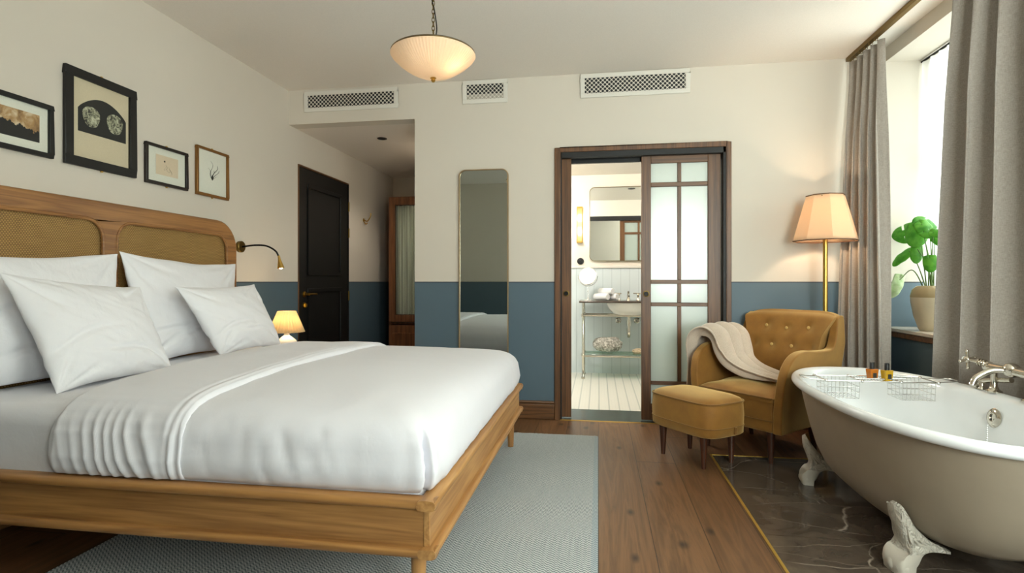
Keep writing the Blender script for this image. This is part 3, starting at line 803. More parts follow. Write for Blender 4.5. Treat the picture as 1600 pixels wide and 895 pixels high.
# ------------------------------------------------------------------ pictures on the left wall
def picture(label, y0, y1, z0, z1, fw, fmat, inner, matc, extra):
    o = thing('framed_picture', label, 'picture', (L, (y0+y1)/2, z0)); d = .022
    m = MB(); xa, xb = L+.002, L+d
    m.box(xa, xb, y0, y1, z0, z0+fw); m.box(xa, xb, y0, y1, z1-fw, z1); m.box(xa, xb, y0, y0+fw, z0+fw, z1-fw); m.box(xa, xb, y1-fw, y1, z0+fw, z1-fw)
    m.build('frame', fmat, o, bevel=.003)
    MB().box(xa, L+.008, y0+fw, y1-fw, z0+fw, z1-fw).build('mat_board', matc, o, flat=True)
    x = L+.0086
    extra(o, x)
    yc = (y0+y1)/2
    for z in (z0-.004, z1+.004): MB().box(L+.004, L+.012, yc-.006, yc+.006, z-.004, z+.004).build('hanging_clip', M['brass'], o, bevel=.001)
    return o
def flatpoly(pts, x, t=.0006):
    return MB().prism(pts, x-.0004, x+t, lambda p, a: (a, p[0], p[1]))
def ex1(o, x): MB().box(x-.0004, x+.0008, 1.875, 2.245, 1.762, 1.892).build('photograph', M['landscape'], o, flat=True)
picture('black framed sepia landscape photograph, leftmost on the wall', 1.80, 2.307, 1.698, 1.955, .022, M['black_frame'], None, M['print_white'], ex1)
def ex2(o, x):
    y0, y1, zb, zs = 2.442, 2.731, 1.876, 1.996
    arc = [(y1-(y1-y0)*k/20, zs + .075*math.sin(PI*k/20)**.8) for k in range(21)]
    flatpoly([(y0, zb), (y1, zb)] + arc, x).build('printed_panel', M['print_black'], o, flat=True)
    for cy, cz in ((2.517, 1.965), (2.660, 1.965)):
        pts = [(cy+.050*math.cos(t)*(1+.08*math.sin(3*t)), cz+.057*math.sin(t)*(1+.06*math.cos(2*t))) for t in [2*PI*k/28 for k in range(28)]]
        flatpoly(pts, x+.0008).build('pale_blotch', M['blotch'], o, flat=True)
picture('tall thick black frame with two pale round shapes on dark arch', 2.365, 2.794, 1.694, 2.192, .045, M['black_frame'], None, M['print_cream'], ex2)
def ex3(o, x):
    MB().box(x-.0004, x+.0006, 2.945, 3.122, 1.752, 1.872).build('drawing_sheet', M['peach'], o, flat=True)
    m = MB()
    flatpoly([(3.012+.006*math.cos(t), 1.838+.006*math.sin(t)) for t in [2*PI*k/10 for k in range(10)]], x+.0008).build('ink_dot', M['ink'], o, flat=True)
    for s_ in range(3):
        pts = [(x+.0012, 3.02+.02*s_+.012*math.sin(k*.9+s_), 1.80-.009*s_+.016*math.cos(k*.7+s_*2)) for k in range(9)]
        m.tube(pts, .0008, 4)
    m.build('faint_lines', M['ink_soft'], o)
picture('small dark framed peach drawing with one black dot', 2.862, 3.197, 1.686, 1.929, .017, plain('dark_brown_frame', '#170c08', .35), None, M['print_white'], ex3)
def ex4(o, x):
    m = MB(); b = Vector((x+.001, 3.435, 1.80))
    for a, l, w in ((1.2, .115, .0030), (1.75, .13, .0016), (.9, .10, .0022), (2.1, .09, .0014), (1.45, .07, .0026), (.7, .05, .0014)):
        pts = [b + Vector((0, math.cos(a+.25*math.sin(k))*l*k/6, math.sin(a)*l*k/6)) for k in range(7)]
        m.tube(pts, [w*(1-.7*k/6) for k in range(7)], 4)
    m.build('botanical_drawing', M['ink'], o)
picture('narrow gilt framed ink drawing of a plant, rightmost of four', 3.277, 3.595, 1.681, 2.010, .017, plain('gilt_frame', '#8a5f2c', .35, .5), None, M['print_white'], ex4)

# ------------------------------------------------------------------ air vents on the back wall
def vent(label, x0, x1, z0, z1, split=0):
    o = thing('air_vent', label, 'vent', ((x0+x1)/2, BK, z0), group='air vents above the doorways')
    w = .034; m = MB(); ya, yb = BK-.014, BK
    m.box(x0, x1, ya, yb, z0, z0+w); m.box(x0, x1, ya, yb, z1-w, z1); m.box(x0, x0+w, ya, yb, z0+w, z1-w); m.box(x1-w, x1, ya, yb, z0+w, z1-w)
    m.build('frame', M['white_paint'], o, bevel=.004)
    zs = z0+w+(z1-z0-2*w)*split
    MB().box(x0+w, x1-w, ya+.006, yb, zs, z1-w).build('grille', M['grille'], o, flat=True)
    if split: MB().box(x0+w, x1-w, ya+.006, yb, z0+w, zs).build('closed_grille', M['grille_pale'], o, flat=True)
vent('long air vent with dark lattice above the passage opening', -2.496, -1.655, 2.552, 2.727)
vent('short square-ish air vent right of the pendant lamp', -1.10, -.727, 2.552, 2.742, .35)
vent('longest air vent with dark lattice above the sliding doors', -.141, .696, 2.552, 2.742)

# tall mirror
mr = thing('wall_mirror', 'tall narrow mirror with rounded corners on blue panelled wall', 'mirror', (-.92, BK, .33))
def rr2(x0, x1, z0, z1, r, n=8):
    q = []
    for cx, cz, a0 in ((x1-r, z1-r, 0), (x0+r, z1-r, PI/2), (x0+r, z0+r, PI), (x1-r, z0+r, 3*PI/2)):
        q += [(cx+r*math.cos(a0+PI/2*k/n), cz+r*math.sin(a0+PI/2*k/n)) for k in range(n+1)]
    return q
o_, i_ = rr2(-1.127, -.717, .33, 2.013, .055), rr2(-1.119, -.725, .338, 2.005, .047)
MB().loft([[Vector((x, y, z)) for x, z in ring] for ring, y in ((o_, BK-.001), (o_, BK-.026), (i_, BK-.026), (i_, BK-.012))]).build('brass_frame', plain('bronze_frame', '#b59c78', .35, .8), mr, ang=30)
MB().prism(i_, BK-.015, BK-.002, lambda p, a: (p[0], a, p[1])).build('mirror_glass', M['mirror'], mr, flat=True)

# passage: downlight, hook, wardrobe
c = (-2.02, 4.95, 2.455)
dl = thing('downlight', 'small dark round downlight in the passage ceiling', 'light', c)
MB().lathe([(.030, -.001), (.045, -.001), (.045, -.006), (.03, -.006), (.03, -.001)], c, 24).build('rim', M['dark_metal'], dl)
MB().lathe([(0, -.001), (.03, -.001), (.03, -.003), (0, -.003)], c, 20).build('lens', M['black'], dl)
c2 = (-1.70, 5.4, 2.455)
dl2 = thing('downlight', 'added hidden downlight to brighten the passage', 'light', c2)  # added out of sight to brighten the passage and wardrobe
MB().lathe([(.030, -.001), (.045, -.001), (.045, -.006), (.03, -.006), (.03, -.001)], c2, 24).build('rim', M['dark_metal'], dl2)
MB().lathe([(0, -.001), (.03, -.001), (.03, -.003), (0, -.003)], c2, 20).build('lens', M['bulb_white'], dl2)
lamp('passage_added_fill', 'SPOT', (c2[0], c2[1], 2.44), 26, (1, .88, .74), dl2, .03, (0, 0, 0), spot=2.4)  # fill light of the added downlight
hk = thing('coat_hook', 'small brass coat hook on the passage wall', 'hook', (L, 5.93, 1.80))
MB().sphere((L+.006, 5.93, 1.80), .022, .3).build('hook_plate', M['brass'], hk)
MB().tube(bez([(L+.005, 5.93, 1.80), (L+.05, 5.93, 1.79), (L+.085, 5.93, 1.84), (L+.09, 5.93, 1.88)], 8), [.006]*25).build('upper_hook', M['brass'], hk)
MB().tube(bez([(L+.005, 5.93, 1.79), (L+.03, 5.93, 1.755), (L+.05, 5.93, 1.77)], 8), .005).build('lower_hook', M['brass'], hk)
WX0, WX1, WY = -2.45, -1.515, 6.2
wd = thing('wardrobe', 'tall brown wardrobe with striped curtain behind glass door', 'wardrobe', (-2.0, 6.5, 0))
f = MB(); f.box(WX0, WX0+.03, WY, 6.84, 0, 2.1); f.box(WX1-.03, WX1, WY, 6.84, 0, 2.1); f.box(WX0+.03, WX1-.03, WY, 6.84, 2.06, 2.1); f.box(WX0+.03, WX1-.03, WY, 6.84, 0, .08); f.box(WX0+.03, WX1-.03, 6.8, 6.84, .08, 2.06)
f.box(WX0+.03, WX1-.03, WY+.01, 6.8, .60, .62)
f.build('carcass', M['wardrobe_wood'], wd, bevel=.004)
for a, b in ((WX0+.012, -1.987), (-1.978, WX1-.012)):
    d_ = MB(); ya, yb = WY-.022, WY-.001
    d_.box(a, a+.075, ya, yb, .63, 2.09); d_.box(b-.075, b, ya, yb, .63, 2.09); d_.box(a+.075, b-.075, ya, yb, 2.0, 2.09); d_.box(a+.075, b-.075, ya, yb, .63, .71)
    dd = d_.build('door', M['wardrobe_wood'], wd, bevel=.004)
    MB().box(a+.075, b-.075, ya+.012, ya+.016, .71, 2.0).build('glass_pane', M['pane'], dd, flat=True)
    MB().grid(60, 2, lambda u, v, a=a, b=b: Vector((a+.076+(b-a-.152)*u, WY+.02+.012*math.sin(u*38+math.sin(u*9)), .715+1.28*v))).build('gathered_cloth', M['ward_cloth'], dd)
d_ = MB().box(WX0+.012, WX1-.012, WY-.022, WY-.001, .09, .59).build('drawer', M['wardrobe_wood'], wd, bevel=.004)
MB().box(WX0+.05, WX1-.05, WY-.03, WY-.022, .13, .50).build('drawer_panel', M['wardrobe_wood'], d_, bevel=.006)
MB().box(-2.05, -1.88, WY-.028, WY-.022, .535, .562).build('finger_slot', M['black'], d_)

# ------------------------------------------------------------------ pendant lamp
pc = (-.815, 2.655, 2.235)
pl = thing('pendant_lamp', 'lit ribbed glass bowl pendant hanging from ceiling chain', 'lamp', pc)
def arcprof(R_, dep, n=14): return [(R_*math.sin(PI/2*k/n)**1.0 if k else 0, -dep*(math.cos(PI/2*k/n))**1.15) for k in range(n+1)]
pr = [(0, -.118), (.03, -.1165), (.07, -.107), (.11, -.090), (.145, -.069), (.175, -.046), (.200, -.022), (.211, -.006), (.208, 0.0)]
MB().lathe(pr + [(.205, .001), (.195, -.018), (.172, -.042), (.142, -.065), (.107, -.086), (.068, -.103), (.03, -.1125), (0, -.114)], pc, 64).build('glass_bowl', M['ribbed'], pl)
MB().lathe([(.204, .001), (.209, -.001), (.2095, .004), (.204, .010), (.17, .022), (.10, .034), (.03, .042), (.028, .06), (0, .06)], pc, 64).build('metal_cover', plain('bronze_cover', '#6b5a3c', .4, .8), pl)
MB().lathe([(0, -.141), (.006, -.139), (.011, -.131), (.009, -.124), (.016, -.120), (.014, -.116), (0, -.116)], pc, 20).build('finial', M['brass'], pl)
ch = MB(); z = pc[2]+.055; k_ = 0
while z < CZ-.04:
    a = 0 if k_ % 2 else PI/2
    ch.tube([(pc[0]+.007*math.cos(t)*math.cos(a), pc[1]+.007*math.cos(t)*math.sin(a), z+.012+.014*math.sin(t)) for t in [2*PI*q/12 for q in range(12)]], .002, 6, closed=True)
    z += .021; k_ += 1
ch.build('chain', M['dark_brass'], pl)
MB().tube(bez([(pc[0], pc[1], pc[2]+.055), (pc[0]+.018, pc[1], pc[2]+.12), (pc[0]+.006, pc[1], pc[2]+.22), (pc[0]-.008, pc[1], pc[2]+.30), (pc[0]+.006, pc[1], CZ-.02)], 8), .003, 8).build('cord', M['dark_metal'], pl)
MB().lathe([(0, 0), (.055, 0), (.05, -.02), (.015, -.035), (0, -.035)], (pc[0], pc[1], CZ-.0005), 28).build('ceiling_rose', M['dark_brass'], pl)
bp2 = (pc[0]+.095, pc[1]-.03, pc[2]-.042)
MB().sphere(bp2, .025).build('bulb', M['bulb'], pl)
lamp('pendant_light', 'POINT', bp2, 13, (1, .84, .64), pl, .03)

# ------------------------------------------------------------------ rug
rg = MB().box(-2.05, -.002, .95, 3.94, .0005, .0085).build('rug', M['rug'], bevel=.003); tag(rg, 'grey blue woven rug partly under the bed', 'rug')
fr = MB(); random.seed(3)
x = -2.045
while x < -.006:
    l = .014+random.random()*.014
    fr.tube([(x, 3.938, .006), (x+random.uniform(-.004, .004), 3.94+l, .003)], [.003, .002], 4); x += .008
fr.build('fringe', M['fringe'], rg)

# ------------------------------------------------------------------ armchair
ac = thing('armchair', 'mustard velvet armchair with buttoned back and wooden legs', 'armchair', (1.047, 3.852, 0), math.atan2(.74, -.67))
W0 = False
SZ = .43
# local frame: +Y faces forward, -X is the arm nearer the camera
for sx in (-1, 1):
    MB().lathe([(0, 0), (.014, 0), (.026, .2), (0, .2)], (sx*.225, .225, 0), 14).build('leg', M['leg_wood'], ac, W=False)
    m = MB(); m.tube([(sx*.225, -.27, 0), (sx*.225, -.22, .2)], [.014, .026], 14); m.build('leg', M['leg_wood'], ac, W=False)
def rbox(x0, x1, y0, y1, z0, z1): return MB().box(x0, x1, y0, y1, z0, z1)
MB().box(-.262, .262, -.30, .262, .19, .40).build('seat_base', M['velvet'], ac, bevel=.018, seg=3, W=False)
def seat_pt(u, v):
    a, b = u*2-1, v*2-1
    x, y = a*.262, -.20+(b+1)/2*.470
    zz = .398 + .050*max(0, (1-abs(a)**3.5))**.5*max(0, (1-abs(b)**3.5))**.5 - .012*noise.noise(Vector((a*1.5, b*1.5, 2)))
    return Vector((x, y, zz))
m = MB().grid(28, 28, seat_pt); m.box(-.262, .262, -.20, .270, .375, .399); m.build('seat_cushion', M['velvet'], ac, W=False, ang=50)
MB().tube(bez([(-.262, .272, .40), (0, .278, .402), (.262, .272, .40)], 8), .0055, 8).build('seat_piping', M['velvet_pipe'], ac, W=False)
MB().tube([(-.262, .266, .262), (.262, .266, .262)], .003, 6).build('front_seam', M['velvet_pipe'], ac, W=False)
# side panels: arm and wing in one sweep
side = bez([(.262, .19, 0), (.272, .40, 0), (.262, .52, 0), (.225, .605, 0), (.15, .66, 0), (.05, .678, 0), (-.08, .670, 0), (-.21, .668, 0), (-.275, .682, 0), (-.318, .75, 0), (-.345, .82, 0), (-.362, .862, 0)], 5)
back_edge = [(-.395, .880, 0), (-.435, .878, 0), (-.442, .85, 0), (-.42, .70, 0), (-.375, .45, 0), (-.34, .20, 0)]
poly = [(p[0], p[1]) for p in side] + [(p[0], p[1]) for p in back_edge]
def splay(z): return .262 + .035*smooth(.19, .66, z)
for sx in (-1, 1):
    m = MB(); n = len(poly)
    inner = [Vector((sx*(splay(z) - .005 - .012*smooth(.66, .9, z)), y, z)) for y, z in poly]
    outer = [Vector((sx*(splay(z)+.05 - .05*smooth(.66, .95, z)*.5), y, z)) for y, z in poly]
    m.add(inner + outer, [tuple(range(n)), tuple(range(n, 2*n))[::-1]] + [(i, (i+1) % n, n+(i+1) % n, n+i) for i in range(n)])
    m.build('arm', M['velvet'], ac, bevel=.022, seg=4, W=False, ang=60)
# back: curved tufted slab
def back_front(u, v):
    a = u*2-1; z = .42 + v*.495
    y = -.17 - (z-.42)*.46 - .02*math.sin(PI*v)*0
    hw = .268 + .048*smooth(.62, .93, v) - .03*smooth(.93, 1.0, v)**2
    x = a*hw
    y += .05*(abs(a)**3)                                    # wraps forward at the sides
    y += .035*math.cos(a*PI/2)*math.sin(PI*min(1, v*1.05))   # belly
    for bx, bz in BT:
        dd = ((x-bx)**2 + (z-bz)**2)
        y -= .022*math.exp(-dd/.0011)
    top = smooth(.86, 1.0, v)
    y -= .05*top**2; z -= .012*top**3 + .02*(abs(a)**6)*smooth(.8, 1, v)
    return Vector((x, y, z))
BT = [(.15, .79), (0, .78), (-.15, .79), (.075, .665), (-.075, .665), (.2, .665), (-.2, .665)]
m = MB()
fg = [[back_front(i/40, j/40) for j in range(41)] for i in range(41)]
m.loft(fg, closed=False)
bk_ = [[Vector((p.x, -.30 - (p.z-.2)*.215 if True else 0, p.z if j else .2)) for j, p in enumerate(r_)] for r_ in fg]
m.loft(bk_, closed=False)
for r1, r2 in ((fg[0], bk_[0]), (fg[-1], bk_[-1])): m.loft([r1, r2], closed=False)
m.loft([[r_[-1] for r_ in fg], [r_[-1] for r_ in bk_]], closed=False); m.loft([[r_[0] for r_ in fg], [r_[0] for r_ in bk_]], closed=False)
m.build('backrest', M['velvet'], ac, bevel=.02, seg=3, W=False, ang=60)
for bx, bz in BT[:5]:
    u, v = (bx/.285+1)/2, (bz-.42)/.495
    p = back_front(u, v); MB().sphere((p.x, p.y+.006, p.z), .011, 1, .6, 1).build('button', M['button'], ac, W=False)

# throw on the far arm
def throw_pt(u, v):
    # v along the drape: outside of far arm -> over arm -> seat ; u across (front to back)
    path = [(.425, .36), (.405, .50), (.380, .62), (.350, .700), (.30, .722), (.255, .695), (.225, .61), (.17, .525), (.06, .472), (-.07, .458), (-.205, .454)]
    s = v*(len(path)-1); i = min(int(s), len(path)-2); t = s-i
    P = [path[max(i-1, 0)], path[i], path[i+1], path[min(i+2, len(path)-1)]]
    cr = lambda a, b, c, d: .5*((2*b)+(c-a)*t+(2*a-5*b+4*c-d)*t*t+(3*b-a-3*c+d)*t**3)
    x = cr(*[p[0] for p in P]); z = cr(*[p[1] for p in P])
    # gathered on the arm, narrowing to one end on the seat
    y0 = .225 - .03*v - .10*smooth(.5, 1, v) - .05*smooth(.3, 0, v)
    y1 = -.20 + .10*smooth(.45, 1, v) + .10*smooth(.35, 0, v)
    uu = u + .05*math.sin(v*5+1)*math.sin(PI*u)
    y = y0 + (y1-y0)*uu
    ph = u*2*PI*3.4 + 1.9*v + .8*math.sin(v*3.2+u*2) + 1.6*noise.noise(Vector((u*1.6, v*1.5, 7)))
    f = (.5+.5*math.sin(ph))**1.25
    amp = (.058 + .03*noise.noise(Vector((u*4, 3, v))))*smooth(.08, .4, v)*smooth(1.12, .6, v) + .012
    y += .35*amp*math.cos(ph)*smooth(.1, .4, v)
    h = f*amp + .010*noise.noise(Vector((u*5, v*6, 1)))
    # push out along the local outward direction
    def sm_path(q):
        q = max(0, min(1, q))*(len(path)-1); j = min(int(q), len(path)-2); r = q-j
        return Vector((path[j][0]*(1-r)+path[j+1][0]*r, path[j][1]*(1-r)+path[j+1][1]*r))
    tg = (sm_path(v+.11) - sm_path(v-.11)).normalized(); nx, nzv = -tg.y, tg.x
    if nzv < -.05 or (abs(nzv) < .3 and nx < 0 and v < .3): nx, nzv = -nx, -nzv
    x += h*nx; z += h*nzv + .004; x += .006*nx; z += .006*nzv
    # arm slopes: the top drops towards the front
    if v < .62:
        dz = -.055*smooth(.16, .27, y)*smooth(0, .3, v)
        z += dz
    return Vector((x, y, z))
th = MB().grid(60, 72, throw_pt)
Ma = WORLD[ac.name]; th.v = [Ma @ p for p in th.v]
to = th.build('throw_blanket', M['throw'], solid=.010, sub=1, ang=180, offset=1); tag(to, 'beige wool throw draped over far arm of the armchair', 'blanket')
fr = MB(); random.seed(5)
for q in range(34):
    p = Ma @ throw_pt(q/33, 0)
    fr.tube([p, p+Vector((random.uniform(-.006, .006), random.uniform(-.006, .006), -.05-random.random()*.02))], [.0025, .0015], 4)
fr.build('fringe', M['throw'], to)

# ottoman
ot = thing('ottoman', 'low mustard velvet footstool on tapered wooden legs', 'footstool', (.604, 3.575, 0), math.atan2(-.79, .61))
for sx in (-1, 1):
    for sy in (-1, 1):
        MB().lathe([(0, 0), (.013, 0), (.026, .21), (0, .21)], (sx*.165, sy*.118, 0), 14).build('leg', M['leg_wood'], ot, W=False)
def ring_o(i, z, a=.256, b=.178, n=4.6, s=56):
    q = []
    for k in range(s):
        t = 2*PI*k/s; c_, s_ = math.cos(t), math.sin(t)
        q.append(Vector((math.copysign(abs(c_)**(2/n), c_)*(a-i), math.copysign(abs(s_)**(2/n), s_)*(b-i), z)))
    return q
MB().loft([ring_o(.01, .192), ring_o(0, .20), ring_o(-.002, .25), ring_o(-.004, .31), ring_o(0, .377), ring_o(.006, .390)], True, True, True).build('stool_body', M['velvet'], ot, W=False, ang=60)
MB().loft([ring_o(.004, .388), ring_o(.012, .402), ring_o(.04, .415), ring_o(.08, .423), ring_o(.12, .427), ring_o(.155, .428)], True, True, True).build('stool_top', M['velvet'], ot, W=False, ang=60)
MB().tube(ring_o(-.001, .389), .005, 8, closed=True).build('top_piping', M['velvet_pipe'], ot, W=False)
MB().tube(ring_o(-.003, .247), .003, 6, closed=True).build('lower_seam', M['velvet_pipe'], ot, W=False)
MB().box(.251, .266, .03, .05, .205, .245).build('pull_tab', M['velvet_pipe'], ot, W=False, bevel=.002)

# floor lamp
c = (1.565, 4.135, 0)
fl = thing('floor_lamp', 'lit brass floor lamp with panelled peach shade behind armchair', 'lamp', c)
MB().lathe([(0, 0), (.13, 0), (.132, .012), (.12, .022), (.03, .03), (.014, .05), (0, .05)], c, 40).build('base', M['brass'], fl)
MB().tube([(c[0], c[1], .045), (c[0], c[1], .95), (c[0], c[1], 1.40)], .0155, 20).build('pole', M['brass'], fl)
MB().tube([(c[0], c[1], 1.40), (c[0], c[1], 1.5)], .02, 16).build('lamp_holder', M['dark_brass'], fl)
def panelled(n=8, s=6):
    rs = []
    for r, z in ((.208, 1.385), (.20, 1.42), (.166, 1.545), (.134, 1.66), (.122, 1.70)):
        q = []
        for k in range(n*s):
            t = 2*PI*(k+.5*s)/(n*s) + .25; ph = ((k % s)/s-.5)*2*PI/n
            q.append(Vector((c[0]+r*math.cos(PI/n)/math.cos(ph)*math.cos(t)*.98, c[1]+r*math.cos(PI/n)/math.cos(ph)*math.sin(t)*.98, z)))
        rs.append(q)
    return MB().loft(rs)
panelled().build('lamp_shade', M['shade'], fl, ang=14, solid=.002)
def shade_ring(r, z): return [(c[0]+r*math.cos(2*PI*k/8+.25+PI/8), c[1]+r*math.sin(2*PI*k/8+.25+PI/8), z) for k in range(8)]
for r, z in ((.205, 1.385), (.121, 1.70)): MB().tube(shade_ring(r, z), .004, 8, closed=True).build('shade_trim', plain('brown_trim', '#6b4a30', .7), fl)
sp_ = MB()
for a in range(3): sp_.tube([(c[0], c[1], 1.5), (c[0]+.118*math.cos(a*2.09), c[1]+.118*math.sin(a*2.09), 1.692)], .0025, 6)
sp_.build('shade_spider', M['dark_brass'], fl)
MB().sphere((c[0], c[1], 1.54), .03).build('bulb', M['bulb'], fl)
lamp('floor_lamp_light', 'POINT', (c[0], c[1], 1.545), 30, (1, .72, .47), fl, .035)

# ------------------------------------------------------------------ curtains and track
tk = MB(); tk.box(1.80, 1.835, FR+.02, 4.385, 2.716, 2.7465)
tk = tk.build('curtain_track', M['dark_brass'], bevel=.003); tag(tk, 'dark brass curtain track along the ceiling', 'curtain rail')
def curtain(label, top, bot, z0, z1, folds, amp, seed, cat='curtain', name='curtain', mat='curtain', nu=220, nv=40):
    o = thing(name, label, cat, (*Vector(bot[0]).lerp(Vector(bot[1]), .5)[:2], z0))
    T0, T1, B0, B1 = (Vector((*q, 0)) for q in (top[0], top[1], bot[0], bot[1]))
    def pt(u, v):
        z = z1 + (z0-z1)*v
        t = smooth(0, 1, v)**.8
        a = T0.lerp(B0, t); b = T1.lerp(B1, t); p = a.lerp(b, u)
        d = (b-a).normalized(); nrm = Vector((d.y, -d.x, 0))
        if nrm.x > 0: nrm = -nrm
        ph = u*folds*2*PI + .8*noise.noise(Vector((u*4, v*1.2, seed))) + .5*math.sin(u*7+seed)
        w = math.sin(ph)
        am = amp*(.55+.45*smooth(0, .25, v))*(1+.35*noise.noise(Vector((u*3+seed, v*.8, 2))))
        off = (abs(w)**.8*math.copysign(1, w))*am
        sk = .35*am*math.sin(2*ph)*smooth(.0, .3, v)
        # pinch pleats at the heading
        return Vector((p.x, p.y, z)) + nrm*off + d*sk
    MB().grid(nu, nv, pt).build('cloth_panel', M[mat], o, ang=180, solid=.003 if mat == 'curtain' else 0)
    return o
o = curtain('grey linen curtain bunched beside the floor lamp', ((1.83, 4.36), (1.855, 3.95)), ((1.735, 4.33), (1.875, 3.935)), .015, 2.70, 4.5, .042, 2.0)
for k in range(6): MB().tube([(1.818+.012*math.cos(t), 4.33-k*.07, 2.708+.012*math.sin(t)) for t in [2*PI*q/12 for q in range(12)]], .002, 6, closed=True).build('hanging_ring', M['dark_brass'], o)
o = curtain('wide grey linen curtain behind the bathtub tap', ((1.845, 3.21), (1.865, 2.30)), ((1.93, 3.555), (1.935, 2.2)), .015, 2.70, 5.2, .055, 5.0, nu=320)
# sheer
sh = curtain('white sheer curtain glowing in front of the window', ((2.235, 4.235), (2.235, 2.76)), ((2.23, 4.20), (2.235, 2.76)), .80, 2.625, 17, .022, 9.0, name='sheer_curtain', mat='sheer', nu=360)
MB().tube([(2.235, 2.74, 2.635), (2.235, 4.245, 2.635)], .008, 10).build('curtain_rod', M['dark_metal'], sh)
sh2 = curtain('white sheer curtain at the added unseen window', ((2.235, 1.73), (2.235, -.03)), ((2.235, 1.73), (2.235, -.03)), .80, 2.625, 18, .022, 4.0, name='sheer_curtain', mat='sheer', nu=200)

# ------------------------------------------------------------------ potted monstera on the sill
pp = (2.10, 3.89, .785)
pt_ = thing('potted_plant', 'monstera plant in cream pot on the window sill', 'plant', pp)
MB().lathe([(0, 0), (.058, 0), (.066, .01), (.092, .09), (.108, .18), (.110, .22), (.100, .262), (.078, .284), (.070, .288), (.066, .284), (.075, .27), (.09, .24), (.085, .2), (0, .2)], pp, 40).build('pot', M['pot'], pt_)
MB().lathe([(.1102, .215), (.111, .222), (.1010, .263), (.0788, .2855), (.070, .289)], pp, 40).build('glazed_band', M['pot_dark'], pt_)
MB().lathe([(0, .246), (.04, .25), (.084, .244), (.084, .235), (0, .235)], pp, 24).build('soil', M['soil'], pt_)
Rv, Uv, Fv = Vector((.889, -.457, 0)), Vector((0, 0, 1)), Vector((-.457, -.889, 0))
def monstera(cen, tip, ln, wd, nrm, slots, mat='leaf', curl=.15, seed=0):
    """heart shaped leaf with slits; tip = direction, nrm = facing"""
    tip = Vector(tip).normalized(); nrm = Vector(nrm); nrm = (nrm - tip*nrm.dot(tip)).normalized(); sd = tip.cross(nrm)
    ns_, na = 30, 6; m = MB()
    base_p = Vector(cen) - tip*ln*.5
    def W_(s): return wd/2 * (max(0, 1-(abs(s-.36)/.66)**2.2))**.55 if s > 0 else 0
    for sgn in (-1, 1):
        for i in range(ns_):
            for j in range(na):
                s0, s1 = i/ns_, (i+1)/ns_
                slit = any(abs((s0+s1)/2-q) < .036 for q in slots) and j >= 2
                if slit: continue
                q = []
                for s, a in ((s0, j/na), (s1, j/na), (s1, (j+1)/na), (s0, (j+1)/na)):
                    w = W_(s)*a
                    y = s*ln - .22*ln*(1-s)**4*(a**1.3)*1.0 - a*a*ln*.02
                    zc = -curl*ln*(s-.3)**2*1.6 - .35*abs(w)**2/ (wd*.5+1e-6) + .04*ln*a*math.sin(s*16+sgn+seed)*.4
                    q.append(base_p + tip*y + sd*(sgn*w) + nrm*zc)
                m.add(q, [(0, 1, 2, 3)])
    return m.build('leaf', M[mat], pt_, ang=60, solid=.001), base_p
mouth = Vector((pp[0], pp[1], pp[2]+.25))
def ln_(R_, U_, F_=0): return Rv*R_ + Uv*U_ + Fv*F_
LV = [((2.085, 4.135, 1.44), ln_(-.9, -.22), .20, .17, ln_(.1, .45, 1), (.60,)),
      ((2.03, 3.92, 1.39), ln_(-.12, -1, .25), .15, .135, ln_(0, .2, 1), ()),
      ((2.13, 4.04, 1.487), ln_(-.5, .5, .1), .13, .13, ln_(.1, .5, 1), (.55,)),
      ((2.05, 3.845, 1.425), ln_(.45, -.8, .2), .12, .10, ln_(.2, .4, 1), (.5,)),
      ((1.99, 4.03, 1.268), ln_(-.8, -.6, .1), .15, .085, ln_(.1, .8, .6), ()),
      ((2.04, 3.93, 1.268), ln_(-.05, -1, .1), .11, .08, ln_(.35, .1, 1), ()),
      ((2.06, 3.825, 1.205), ln_(.1, -1, .2), .10, .085, ln_(-.2, .25, 1), ()),
      ((2.09, 3.785, 1.40), ln_(.6, -.2, .1), .08, .06, ln_(0, .3, 1), ()),
      ((2.10, 3.81, 1.348), ln_(.5, -.5, .1), .07, .05, ln_(0, .3, 1), ()),
      ((1.985, 4.06, 1.055), ln_(-.25, -1, .1), .15, .08, ln_(.5, .1, 1), ())]
for i, (cn, tp, l_, w_, nn, sl) in enumerate(LV):
    lf, bpz = monstera(cn, tp, l_*.92, w_*.92, nn, sl, 'leaf_pale' if i == 9 else 'leaf', .35 if i in (4, 9) else .15, i)
    att = bpz + Vector(tp).normalized()*l_*.06
    st = mouth + Vector((.02*math.cos(i*2.4), .02*math.sin(i*2.4), 0))
    if i in (4, 9):
        mid = st.lerp(att, .5) + Vector((0, 0, .03 if i == 4 else .10))
    else:
        mid = st.lerp(att, .45) + Vector((0, 0, .05)) - Fv*.01
    MB().tube(bez([st - Vector((0, 0, .02)), mid, att], 8), [.0042-.0018*k/16 for k in range(17)], 7).build('stem', M['stem'], pt_)

# ------------------------------------------------------------------ bathtub
TX, TY, TA, TB_, TZ = 1.425, 2.745, .855, .425, .588
bt = thing('bathtub', 'freestanding roll-top bathtub with white claw feet on marble', 'bathtub', (TX, TY, 0))
def tring(i, z, n=2.4, s=96, a=TA, b=TB_):
    q = []
    for k in range(s):
        t = 2*PI*k/s; c_, s_ = math.cos(t), math.sin(t)
        q.append(Vector((TX+math.copysign(abs(c_)**(2/n), c_)*(b-i), TY+math.copysign(abs(s_)**(2/n), s_)*(a-i), z)))
    return q
def tr2(a, b, z, n=2.4): return tring(0, z, n, 96, a, b)
outer_prof = [(.30, .10, .098), (.46, .18, .102), (.57, .24, .122), (.645, .285, .165), (.70, .317, .24), (.745, .34, .33), (.785, .36, .43), (.818, .376, .52), (.83, .383, .56)]
MB().loft([tr2(a, b, z) for a, b, z in outer_prof], True, True).build('outer_shell', M['tub_paint'], bt, ang=80)
